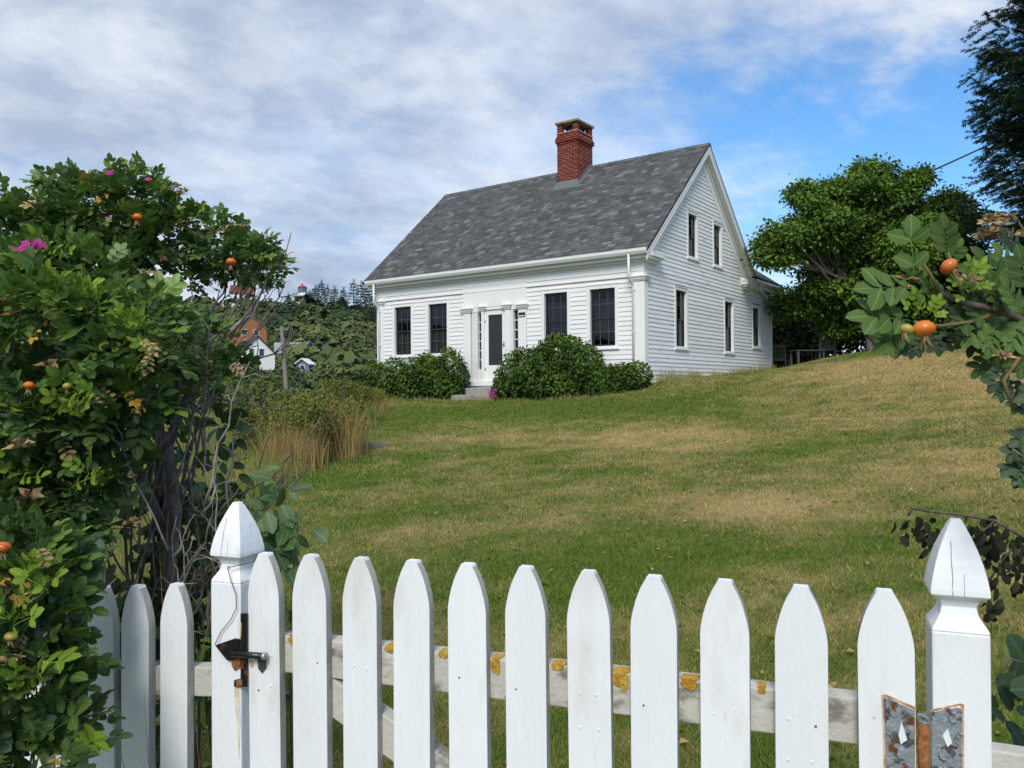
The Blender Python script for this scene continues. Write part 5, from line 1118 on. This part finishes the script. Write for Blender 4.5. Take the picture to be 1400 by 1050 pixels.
# ------------------------------------------------------------------ rough growth at the left edge of the lawn
def weeds(px, Y, wpx, hgt, label, tint, straw):
    b = gp(px, Y); rx = wpx * Y / FPX; blobs = []
    for k in range(7): blobs.append(((b.x + random.uniform(-rx, rx), b.y + random.uniform(-.4, .6), b.z + hgt * random.uniform(.45, .85)), (rx * .45, .35, hgt * .28)))
    r = shrub('wild_shrub', label, b, blobs, 3000, .05, tint, 'weed_leaf', .1, 14, 'wild growth at the lawn edge', tvar=.28)
    if straw:
        sp = [(Vector((b.x + random.uniform(-rx, rx) , b.y + random.uniform(-.5, .2), b.z)), hgt * random.uniform(.5, .95), .08) for k in range(26)]
        tufts('straw', None, sp, 'straw', 1, 42, .1, .55, .004, None, r)['kind'] = 'stuff'
    return r
weeds(452, 12.2, 36, 1.05, 'yellow-green brush over tall tan grass at the left lawn edge', .55, True)
weeds(405, 11.2, 30, .95, 'brushy weeds between the rose bush and the tan grass', .45, True)
weeds(500, 20.5, 30, .55, 'low weeds and pale grass left of the house shrubs', .6, True)
weeds(470, 17.0, 34, .95, 'green brush behind the tan grass clump', .35, False)
weeds(350, 12.5, 40, 1.2, 'brush seen through the bare rose stems', .35, False)
rk = on_ground(510, 612); m = MB(); n = 9
rings = [[(math.cos(2 * math.pi * k / n) * q * .22 * random.uniform(.75, 1.25), math.sin(2 * math.pi * k / n) * q * .13 * random.uniform(.85, 1.15), z) for k in range(n)] for q, z in ((1, -.05), (.95, .05), (.6, .09))]
o = m.prism(rings, None).build('rock', 'rock'); o.location = rk; tag(o, 'flat grey rock at the ragged left edge of the lawn', 'rock')

# ------------------------------------------------------------------ trees
TINY = [(np.array([(0, 0, 0), (-.36, .5, .1), (0, 1, -.1), (.36, .5, .1)]), [(0, 2, 1), (0, 3, 2)]), (np.array([(0, 0, 0), (-.3, .4, .15), (0, 1, 0), (.3, .55, .1)]), [(0, 2, 1), (0, 3, 2)])]
tb = gp(1200, 27.3); tb.z -= .05
def crown_tree(label, base, lobes, n_leaf, size, tint):
    """trunk and limbs that carry a crown of many leaf clusters; lobes: picture column, row, depth, radii in pixels, depth radius"""
    root = empty('broadleaf_tree', base); tag(root, label, 'tree'); B = Vector(base); mb = MB(); C, LN = [], []
    sub = []
    for (px, py, Y, rx, ry, rd) in lobes:      # each lobe breaks into a few uneven sprays
        for k in range(4):
            a_ = random.uniform(0, 6.28); q_ = random.uniform(.35, .78); f_ = random.uniform(.34, .58); sub.append((px + math.cos(a_) * rx * q_, py + math.sin(a_) * ry * q_, Y + random.uniform(-.6, .6) * rd, rx * f_, ry * f_, rd * .55))
        sub.append((px, py, Y + rd * .3, rx * .6, ry * .6, rd * .6))
    lobes = sub; area = [l[3] * l[4] for l in lobes]; tot = sum(area); fork = [B + Vector((x, y, z)) for x, y, z in ((-.5, 0, 1.5), (.4, .2, 1.6), (0, -.2, 2.0), (.9, 0, 1.4), (-1.0, -.2, 1.6))]
    for f in fork: mb.tube([p - B for p in wob(curve_pts(B + Vector((random.uniform(-.5, .5), random.uniform(-.3, .3), -.1)), f, (random.gauss(0, .2), 0, 0), 5), .03)], [.16 - .012 * k for k in range(6)], 8)
    for (px, py, Y, rx, ry, rd), ar in zip(lobes, area):
        c = at(px, py, Y); r = np.array((rx * Y / FPX, rd, ry * Y / FPX)); k = int(1000 * ar / tot) + 4
        f = min(fork, key=lambda q: (q - c).length + random.uniform(0, 1.2)); limb = wob(curve_pts(f, c, (random.gauss(0, .2), random.gauss(0, .2), .25), 7), .05); mb.tube([p - B for p in limb], [.085 * (1 - .7 * t / 7) for t in range(8)], 6)
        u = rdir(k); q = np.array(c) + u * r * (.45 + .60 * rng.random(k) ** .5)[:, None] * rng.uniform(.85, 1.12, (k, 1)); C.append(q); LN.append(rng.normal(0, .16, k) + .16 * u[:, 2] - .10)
        for t in range(0, k, 3):
            e = Vector(q[t]); s0 = limb[random.randrange(3, 8)]; tw = wob(curve_pts(s0, e, (random.gauss(0, .12), random.gauss(0, .12), .05), 4), .03); mb.tube([p - B for p in tw], [.026, .02, .015, .01, .005], 4)
    mb.build('trunk', 'bark', root, smooth=True); C = np.concatenate(C); LN = np.concatenate(LN)
    ix = rng.integers(0, len(C), n_leaf); P = C[ix] + rng.normal(size=(n_leaf, 3)) * np.array([.19, .19, .12]); U = unit(P - C[ix])
    ax = unit(U * .7 + np.array([0, -.1, -.45]) + rng.normal(size=(n_leaf, 3)) * .5); no = unit(U * .5 + np.array([0, -.15, .9]) + rng.normal(size=(n_leaf, 3)) * .4)
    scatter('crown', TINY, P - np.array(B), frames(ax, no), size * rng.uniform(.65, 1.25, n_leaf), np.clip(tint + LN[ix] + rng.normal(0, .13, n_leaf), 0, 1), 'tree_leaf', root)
crown_tree('round green broadleaf tree behind the right end of the house', tb,
           [(1062, 328, 25.6, 40, 30, .8), (1110, 300, 26.2, 50, 36, 1.1), (1165, 276, 26.8, 50, 36, 1.4), (1225, 278, 27.2, 50, 34, 1.4), (1280, 286, 27.4, 42, 34, 1.4), (1308, 318, 27.2, 28, 42, 1.2), (1130, 350, 26.8, 60, 44, 1.3), (1200, 330, 26.4, 64, 54, 1.5), (1270, 345, 26.8, 52, 56, 1.5),
            (1105, 408, 27.4, 36, 36, 1.0), (1165, 410, 27.2, 58, 46, 1.2), (1240, 415, 27.2, 60, 44, 1.2), (1300, 400, 27.6, 40, 50, 1.2), (1195, 240, 27.4, 24, 14, .8), (1140, 260, 26.8, 26, 16, .8), (1250, 246, 27.2, 18, 12, .6), (1100, 268, 26.4, 16, 12, .5)], 120000, .15, .57)
def spruce(name, label, base, h, rb, seed, n_tier, lo=.6, detail=1.0, group=None, size=1.0):
    r = random.Random(seed); root = empty(name, base); tag(root, label, 'tree', group); mb = MB()
    mb.tube([(0, 0, -.1), (0, 0, h * .5), (.02, 0, h)], [h * .016 + .03, h * .010, .012], 8)
    P, A, N, T = [], [], [], []
    for k in range(n_tier):
        z = lo + (h - lo) * (k / n_tier) ** .95; rad = rb * (1 - (z - lo) / (h - lo)) ** .8 * r.uniform(.75, 1.12); nb_ = int(r.uniform(5, 8) * detail) + 1; a0 = r.uniform(0, 6.28)
        for q in range(nb_):
            a = a0 + q * 6.283 / nb_ + r.gauss(0, .2); R_ = rad * r.uniform(.72, 1.1); d = Vector((math.cos(a), math.sin(a), 0)); n = max(4, int(9 * detail)); pts = []
            for t in range(n + 1):
                u = t / n; pts.append(Vector((0, 0, z)) + d * (R_ * u) + Vector((0, 0, R_ * (-.28 * u + .30 * u * u * u - .10 * math.sin(u * 3.1)))))
            mb.tube(pts, [max(.006, .03 * R_ / 3) * (1 - .8 * t / n) for t in range(n + 1)], 4)
            side = Vector((-d.y, d.x, 0))
            for t in range(1, n + 1):
                u = t / n; w_ = R_ * .34 * (1 - .55 * u) + .12
                for sg in (-1, 1, 0):
                    for m in range(int(1 + 2.2 * detail) if d.x < .2 else int(1 + detail)):
                        v = r.uniform(.15, 1.0) if sg else r.uniform(0, .3); p = pts[t] + side * (sg * w_ * v) + d * (w_ * v * .45) + Vector((0, 0, r.gauss(-.03, .035) - .10 * v * w_))
                        P.append(p); A.append(d * .8 + side * (sg * .8) + Vector((r.gauss(0, .25), r.gauss(0, .25), r.gauss(-.22, .2)))); N.append(Vector((r.gauss(0, .25), r.gauss(0, .25), 1))); T.append(r.gauss(.32, .2) + .25 * u - .1)
    for k in range(14): P.append(Vector((0, 0, h - .1 * k))); A.append(Vector((r.gauss(0, .5), r.gauss(0, .5), 1))); N.append(Vector((1, 0, .3))); T.append(.4)
    mb.build('trunk', 'bark', root)
    V, Tt = [], []                        # spray of needles along a short twig
    rr = random.Random(5); nn = 6 if detail < 1 else 9
    for k in range(nn):
        y = k / nn; 
        for sg in (-1, 1):
            i = len(V); L = .21 * (1 - .35 * y); e = rr.uniform(-.10, .10); V += [(0, y - .04, 0), (0, y + .07, .0), (sg * L, y + .13, e)]; Tt.append((i, i + 1, i + 2))
        i = len(V); V += [(-.04, y, 0), (.04, y, 0), (rr.gauss(0, .06), y + .13, .15)]; Tt.append((i, i + 1, i + 2))
    P, A, N = (np.array([tuple(q) for q in X_]) for X_ in (P, A, N))
    scatter('crown', [(np.array(V), Tt)], P, frames(A, N), size * rng.uniform(.26, .42, len(P)), np.clip(np.array(T), 0, 1), 'spruce_needle', root, smooth=False)
    return root
sb = gp(1516, 23.5); sb.z -= .05
spruce('spruce_tree', 'tall dark spruce cut by the right edge of the picture', sb, 18.0, 4.6, 4, 26, 1.0, 1.4, size=1.35)

# thicket behind the house's right end
for (px, Y, hgt, rx, label, tn) in ((1078, 30.5, 3.0, 1.2, 'grey-green brush right behind the ell of the house', .38), (1110, 32, 3.2, 2.0, 'dark brush beneath the broadleaf tree by the chairs', .12), (1175, 32, 3.4, 2.4, 'dark brush behind the broadleaf tree trunks', .08),
                                    (1260, 33, 3.8, 2.6, 'dark brush right of the broadleaf tree', .1), (1345, 32, 3.8, 2.2, 'dense dark brush below the spruce', .1), (1400, 28, 3.0, 2.0, 'dark brush at the foot of the spruce', .1)):
    b = gp(px, Y); shrub('brush_thicket', label, b, [((b.x + random.uniform(-rx, rx) * .7, b.y + random.uniform(-.5, .5), b.z + hgt * random.uniform(.25, .7)), (rx * .7, .8, hgt * .38)) for k in range(7)], 6000, .19, tn, 'thicket_leaf', .2, 16, 'thickets behind the house')
# chairs under the tree
def slat_chair(px, Y, rz, label, tilt=0):
    b = gp(px, Y); root = empty('garden_chair', b, rz); tag(root, label, 'chair', 'weathered chairs under the tree')
    for x in (-.28, .28):
        MB().box(x - .025, x + .025, -.30, -.24, 0, .62).build('leg', 'weathered_wood', root); MB().hexa([(x - .025, .24, 0), (x + .025, .24, 0), (x + .025, .30, 0), (x - .025, .30, 0), (x - .025, .34, 1.0), (x + .025, .34, 1.0), (x + .025, .39, 1.0), (x - .025, .39, 1.0)]).build('leg', 'weathered_wood', root)
        MB().box(x - .05, x + .05, -.34, .30, .62, .65).build('armrest', 'weathered_wood', root)
    MB().box(-.31, .31, .36, .40, .92, 1.0).build('top_rail', 'weathered_wood', root); MB().box(-.28, .28, .28, .31, .46, .52).build('back_rail', 'weathered_wood', root)
    for k in range(7): x = -.21 + .07 * k; MB().hexa([(x - .016, .285, .5), (x + .016, .285, .5), (x + .016, .30, .5), (x - .016, .30, .5), (x - .016, .365, .94), (x + .016, .365, .94), (x + .016, .38, .94), (x - .016, .38, .94)]).build('back_slat', 'weathered_wood', root)
    for k in range(6): y = -.29 + .1 * k; MB().box(-.27, .27, y, y + .085, .42, .445).build('seat_slat', 'weathered_wood', root)
    return root
slat_chair(1126, 28.2, R(185), 'weathered wooden armchair with slatted back on the hill crest under the tree')
slat_chair(1066, 29.3, R(150), 'second weathered slatted chair, half hidden right beside the house corner')
b = gp(1104, 28.0); tt_ = empty('garden_table', b, R(10)); tag(tt_, 'low weathered wooden table beside the slatted armchair under the tree', 'table')
for k in range(5): MB().box(-.55, .55, -.28 + .115 * k, -.18 + .115 * k, .52, .55).build('plank', 'weathered_wood', tt_)
for x in (-.48, .48):
    for y in (-.24, .24): MB().box(x - .03, x + .03, y - .03, y + .03, 0, .52).build('leg', 'weathered_wood', tt_)
# white shed glimpsed through the rose leaves
b = gp(1300, 36); sh = empty('white_shed', b, R(-12)); tag(sh, 'white shed glimpsed behind the rose leaves under the trees at the right', 'shed')
MB().box(-2.2, 2.2, 0, 3, -.3, 2.3).build('wall', 'house_paint', sh); MB().prism([[(-2.4, -.2, 2.28), (-2.4, 3.2, 2.28), (-2.4, 1.5, 3.4)], [(2.4, -.2, 2.28), (2.4, 3.2, 2.28), (2.4, 1.5, 3.4)]], None).build('roof', 'far_roof_dark', sh); MB().box(-.4, .4, -.03, .0, .9, 1.7).build('window', 'window_dark', sh)
# service wire from the gable to a pole hidden by the spruce
a_ = hp(-.15, 7.2, 4.25); pb = gp(1475, 34); pe = at(1475, 140, 33.8)
po = empty('utility_pole', pb); tag(po, 'wooden utility pole hidden behind the spruce at the right', 'pole'); MB().tube([(0, 0, -.3), (0, 0, pe.z - pb.z + .4)], [.16, .12], 10).build('post', 'pole_wood', po); MB().box(-1, 1, -.06, .06, pe.z - pb.z + .02, pe.z - pb.z + .14).build('crossarm', 'pole_wood', po)
pts = [a_.lerp(pe, k / 24) - Vector((0, 0, .10 * 4 * (k / 24) * (1 - k / 24))) for k in range(25)]
tag(MB().tube(pts, .032, 6).build('service_wire', 'cable', smooth=True), 'black service wire rising from the gable to the spruce', 'wire')

# ------------------------------------------------------------------ far hillside
def clump(seed, n=50, fs=1.1):                     # a leafy dome, one shrub or tree crown of the far wood
    r = np.random.default_rng(seed); u = unit(r.normal(size=(n, 3))); u[:, 2] = np.abs(u[:, 2]) * 1.1 - .15; q = u * r.uniform(.65, 1.05, (n, 1)) * np.array([1, 1, .9]); V, T = [], []
    for k in range(n):
        a = unit(np.cross(u[k], r.normal(size=3))); b = np.cross(u[k], a); s = r.uniform(.12, .27) * fs; i = len(V); V += list(q[k] + np.array([a * s - b * s * .3, b * s, -a * s - b * s * .3, -b * s + u[k] * .08])); T += [(i, i + 1, i + 2), (i, i + 2, i + 3)]
    return np.array(V), T
def hillside():
    n = 7300; d = np.r_[rng.uniform(34, 125, 1500), 110 + (345 - 110) * rng.random(n - 1500) ** .85]; az = R(1) * rng.uniform(-37, 9, n); x, y = d * np.sin(az), d * np.cos(az); z = ground(x, y)
    k = ~((d < 75) & (az > R(-6))); k &= ~((d < 60) & (az > R(-9)))
    for (cx, cy, rr) in CLEAR: k &= np.hypot(x - cx, y - cy) > rr * rng.uniform(.7, 1.1, n)
    x, y, z, d = x[k], y[k], z[k], d[k]; n = len(x); zone = fbm(x / 28, y / 28, 3); s = np.interp(d, [34, 80, 200, 340], [.8, 1.6, 2.6, 3.3]) * np.exp(rng.normal(0, .32, n)) * (.55 + .9 * zone)
    low = np.interp(d, [190, 215, 250, 275], [1, .55, .6, 1.0]); s = s * low
    sc = np.c_[s, s, s * rng.uniform(.8, 1.35, n)]; th = rng.uniform(0, 6.28, n); Rm = np.zeros((n, 3, 3)); Rm[:, 0, 0] = np.cos(th); Rm[:, 0, 1] = -np.sin(th); Rm[:, 1, 0] = np.sin(th); Rm[:, 1, 1] = np.cos(th); Rm[:, 2, 2] = 1
    tn = np.clip((1 - zone) * .95 - .12 + rng.normal(0, .22, n) + .25 * (1 - low), 0, 1)
    nr = d < 125
    for sel, tm, nm, lb in ((nr, [clump(20 + k_, 150, .55) for k_ in range(4)], 'valley_scrub', 'dense green scrub filling the low ground left of the house'), (~nr, [clump(k_) for k_ in range(6)], 'hillside_wood', 'green scrub and trees covering the far hillside left of the house')):
        o = scatter(nm, tm, np.c_[x, y, z - .1 * s][sel], Rm[sel], sc[sel], tn[sel], 'hill_leaf', None); tag(o, lb, 'woodland', kind='stuff')
def far_house(name, label, px, Y, wid, dep, wall_h, roof_h_, rz, wallm, roofm, wins=(), gable_front=False, sink=.5, extra=None, cat='house'):
    b = gp(px, Y); root = empty(name, (b.x, b.y, b.z - sink), rz); tag(root, label, cat, 'houses on the far hillside')
    MB().box(-wid / 2, wid / 2, -dep / 2, dep / 2, 0, wall_h).build('wall', wallm, root); o_ = .35
    g = MB()
    if gable_front:                       # ridge runs away from the viewer
        g.prism([[(-wid / 2, y, wall_h - .01), (wid / 2, y, wall_h - .01), (0, y, wall_h + roof_h_ - .1)] for y in (-dep / 2 + .02, dep / 2 - .02)], None).build('gable', wallm, root)
        for s in (-1, 1): MB().hexa([(s * (wid / 2 + o_), -dep / 2 - o_, wall_h - .25), (0, -dep / 2 - o_, wall_h + roof_h_), (0, dep / 2 + o_, wall_h + roof_h_), (s * (wid / 2 + o_), dep / 2 + o_, wall_h - .25), (s * (wid / 2 + o_), -dep / 2 - o_, wall_h - .05), (0, -dep / 2 - o_, wall_h + roof_h_ + .2), (0, dep / 2 + o_, wall_h + roof_h_ + .2), (s * (wid / 2 + o_), dep / 2 + o_, wall_h - .05)]).build('roof', roofm, root)
    else:
        g.prism([[(x, -dep / 2, wall_h - .01), (x, dep / 2, wall_h - .01), (x, 0, wall_h + roof_h_ - .1)] for x in (-wid / 2 + .02, wid / 2 - .02)], None).build('gable', wallm, root)
        for s in (-1, 1): MB().hexa([(-wid / 2 - o_, s * (dep / 2 + o_), wall_h - .25), (wid / 2 + o_, s * (dep / 2 + o_), wall_h - .25), (wid / 2 + o_, 0, wall_h + roof_h_), (-wid / 2 - o_, 0, wall_h + roof_h_), (-wid / 2 - o_, s * (dep / 2 + o_), wall_h - .05), (wid / 2 + o_, s * (dep / 2 + o_), wall_h - .05), (wid / 2 + o_, 0, wall_h + roof_h_ + .2), (-wid / 2 - o_, 0, wall_h + roof_h_ + .2)]).build('roof', roofm, root)
    for (face, u, v, w_, h_) in wins:      # face f: -y, r: +x
        wn = MB(); fr = MB()
        if face == 'f': fr.box(u - w_ / 2 - .12, u + w_ / 2 + .12, -dep / 2 - .05, -dep / 2 + .05, v - .12, v + h_ + .12); wn.box(u - w_ / 2, u + w_ / 2, -dep / 2 - .08, -dep / 2 + .05, v, v + h_)
        else: fr.box(wid / 2 - .05, wid / 2 + .05, u - w_ / 2 - .12, u + w_ / 2 + .12, v - .12, v + h_ + .12); wn.box(wid / 2 - .05, wid / 2 + .08, u - w_ / 2, u + w_ / 2, v, v + h_)
        f_ = fr.build('window', 'far_white', root); wn.build('pane', 'window_dark', f_)
    return root
CLEAR = []
for px, Y, r_ in ((347, 150, 11), (338, 205, 10), (408, 205, 5), (434, 207, 4), (460, 207, 3), (417, 140, 3), (332, 322, 12), (414, 345, 6), (345, 120, 9), (345, 135, 8), (340, 185, 7), (417, 132, 3), (417, 122, 3), (345, 105, 6), (414, 330, 6), (414, 315, 5), (408, 194, 5), (434, 196, 4), (332, 300, 8)):
    CLEAR.append(((px - 700) / FPX * Y, Y, r_))
hillside()
far_house('white_cottage', 'white cottage with dark green-grey roof low on the far hillside', 347, 150, 6.2, 8.0, 3.0, 3.2, R(28), 'far_white', 'far_roof_dark', [('f', -1.1, 2.6, .8, 1.3), ('f', .7, 2.6, .8, 1.3), ('f', -.2, .4, .9, 1.2)], True, .3)
far_house('cedar_house', 'orange cedar house with pale grey roof above the white cottage', 338, 205, 8, 8.5, 5.0, 3.4, R(30), 'far_cedar', 'far_roof_grey', [('f', -1.5, 3.4, 1.2, 1.3), ('f', 1.4, 3.4, 1.2, 1.3), ('f', -1.2, .8, 1.6, 1.3)], True, .2)
far_house('grey_house', 'long blue-grey house with white trim in the trees, left of the cream one', 408, 205, 6.5, 5, 2.0, 1.3, R(-20), 'far_bluegrey', 'far_roof_grey', [('f', -2.0, .7, .9, .9), ('f', .2, .7, .9, .9), ('f', 2.1, .7, .9, .9)], False, .1)
far_house('cream_house', 'cream house half hidden among the hillside trees', 434, 207, 3.6, 4, 2.6, .9, R(10), 'far_cream', 'far_roof_dark', [('f', -.8, .9, .9, .9), ('f', .9, 1.0, .6, .9)], False, .1)
far_house('white_hut', 'tiny white hut right of the cream house on the hillside', 460, 207, 2.2, 2.2, 2.2, .3, R(5), 'far_white', 'far_white', [('f', -.3, .9, .6, .8)], False, .1, cat='hut')
far_house('blue_shed', 'small blue-grey shed with white gable trim below the long grey house', 417, 140, 2.3, 2.3, 1.5, .8, R(-8), 'far_bluegrey', 'far_white', [('f', 0, .5, .7, .7)], True, -.2, cat='shed')
far_house('keeper_house', 'white keeper\'s house with dark red roof on the hilltop beside the lighthouse', 332, 322, 8.5, 10, 6.0, 3.6, R(12), 'far_white', 'far_roof_red', [('f', -2, 3.2, 1.0, 1.6), ('f', 2, 3.2, 1.0, 1.6)], False, -1.0)
lb = gp(414, 345); lh = empty('lighthouse', lb); tag(lh, 'grey stone lighthouse with red-capped lantern on the hilltop', 'lighthouse')
zT = at(414, 403, 345).z - lb.z; n = 16
cyl = lambda r0, r1, z0, z1, k=n: MB().prism([[(math.cos(2 * math.pi * j / k) * r, math.sin(2 * math.pi * j / k) * r, z) for j in range(k)] for r, z in ((r0, z0), (r1, z1))], None)
cyl(4.2, 3.2, -2, zT - 1.0).build('tower', 'far_stone', lh, smooth=False); cyl(4.0, 4.2, zT - 1.0, zT - .6).build('gallery', 'far_white', lh); cyl(1.9, 1.9, zT - .6, zT + 1.0).build('lantern_base', 'far_white', lh); cyl(1.75, 1.75, zT + 1.0, zT + 3.2, 8).build('lantern_glass', 'far_bluegrey', lh)
for j in range(8): a = 2 * math.pi * (j + .5) / 8; MB().tube([(math.cos(a) * 1.85, math.sin(a) * 1.85, zT + .9), (math.cos(a) * 1.85, math.sin(a) * 1.85, zT + 3.3)], .10, 5).build('lantern_bar', 'far_roof_red', lh)
MB().prism([[(math.cos(2 * math.pi * j / 12) * r, math.sin(2 * math.pi * j / 12) * r, z) for j in range(12)] for r, z in ((2.0, zT + 3.2), (1.3, zT + 3.8), (.4, zT + 4.2), (.4, zT + 4.7), (.1, zT + 4.9))], None).build('dome', 'far_red', lh)
rl_ = MB()
for j in range(16): a = 2 * math.pi * j / 16; rl_.tube([(math.cos(a) * 4.0, math.sin(a) * 4.0, zT - .6), (math.cos(a) * 4.0, math.sin(a) * 4.0, zT + .6)], .06, 4)
rl_.tube([(math.cos(2 * math.pi * j / 24) * 4.0, math.sin(2 * math.pi * j / 24) * 4.0, zT + .6) for j in range(25)], .07, 4); rl_.build('railing', 'far_stone', lh)
# spruces that stand out on the skyline
ORD = ('first', 'second', 'third', 'fourth', 'fifth', 'sixth', 'seventh', 'eighth', 'ninth', 'tenth', 'eleventh', 'twelfth'); SKY = (484, 494, 506, 470, 458, 440, 448, 432, 424, 395, 513, 500)
for i, (px, Y, hh) in enumerate(((484, 310, 15), (494, 318, 14), (506, 300, 15), (470, 325, 11), (458, 320, 11), (440, 322, 13), (448, 330, 12), (432, 318, 11), (424, 330, 10), (395, 335, 9), (513, 290, 14), (500, 330, 13))):
    b = gp(px, Y); spruce('far_spruce', ORD[sorted(SKY).index(px)] + ' pointed spruce from the left on the far skyline', (b.x, b.y, b.z - .3), hh, hh * .25, 50 + i, 12, .5, .4, 'spruces on the far skyline', size=4.2)
# leaning pole with a transformer
p0 = gp(394, 58); p1 = at(385, 446, 58.5); up_ = empty('utility_pole', p0); tag(up_, 'leaning grey utility pole with a pale transformer box, left of the house', 'pole')
top_ = p1 - p0; MB().tube([(0, 0, -.4), top_], [.17, .13], 9).build('post', 'pole_wood', up_)
mid_ = at(383, 476, 58.2) - p0; MB().box(mid_.x - .32, mid_.x + .22, mid_.y - .45, mid_.y - .12, mid_.z - .42, mid_.z + .38).build('transformer', 'steel_grey', up_, bevel=.04)
MB().hexa([top_ + Vector(q) for q in ((-.5, -.05, -.3), (.5, -.05, -.3), (.5, .05, -.3), (-.5, .05, -.3), (-.5, -.05, -.18), (.5, -.05, -.18), (.5, .05, -.18), (-.5, .05, -.18))]).build('crossarm', 'pole_wood', up_)
e_ = at(520, 446, 75); s_ = p0 + top_ + Vector((0, 0, -.15))
tag(MB().tube([s_.lerp(e_, k / 16) - Vector((0, 0, 1.3 * 4 * (k / 16) * (1 - k / 16))) for k in range(17)], .022, 5).build('overhead_wire', 'cable'), 'thin overhead wire running from the leaning pole towards the house', 'wire')
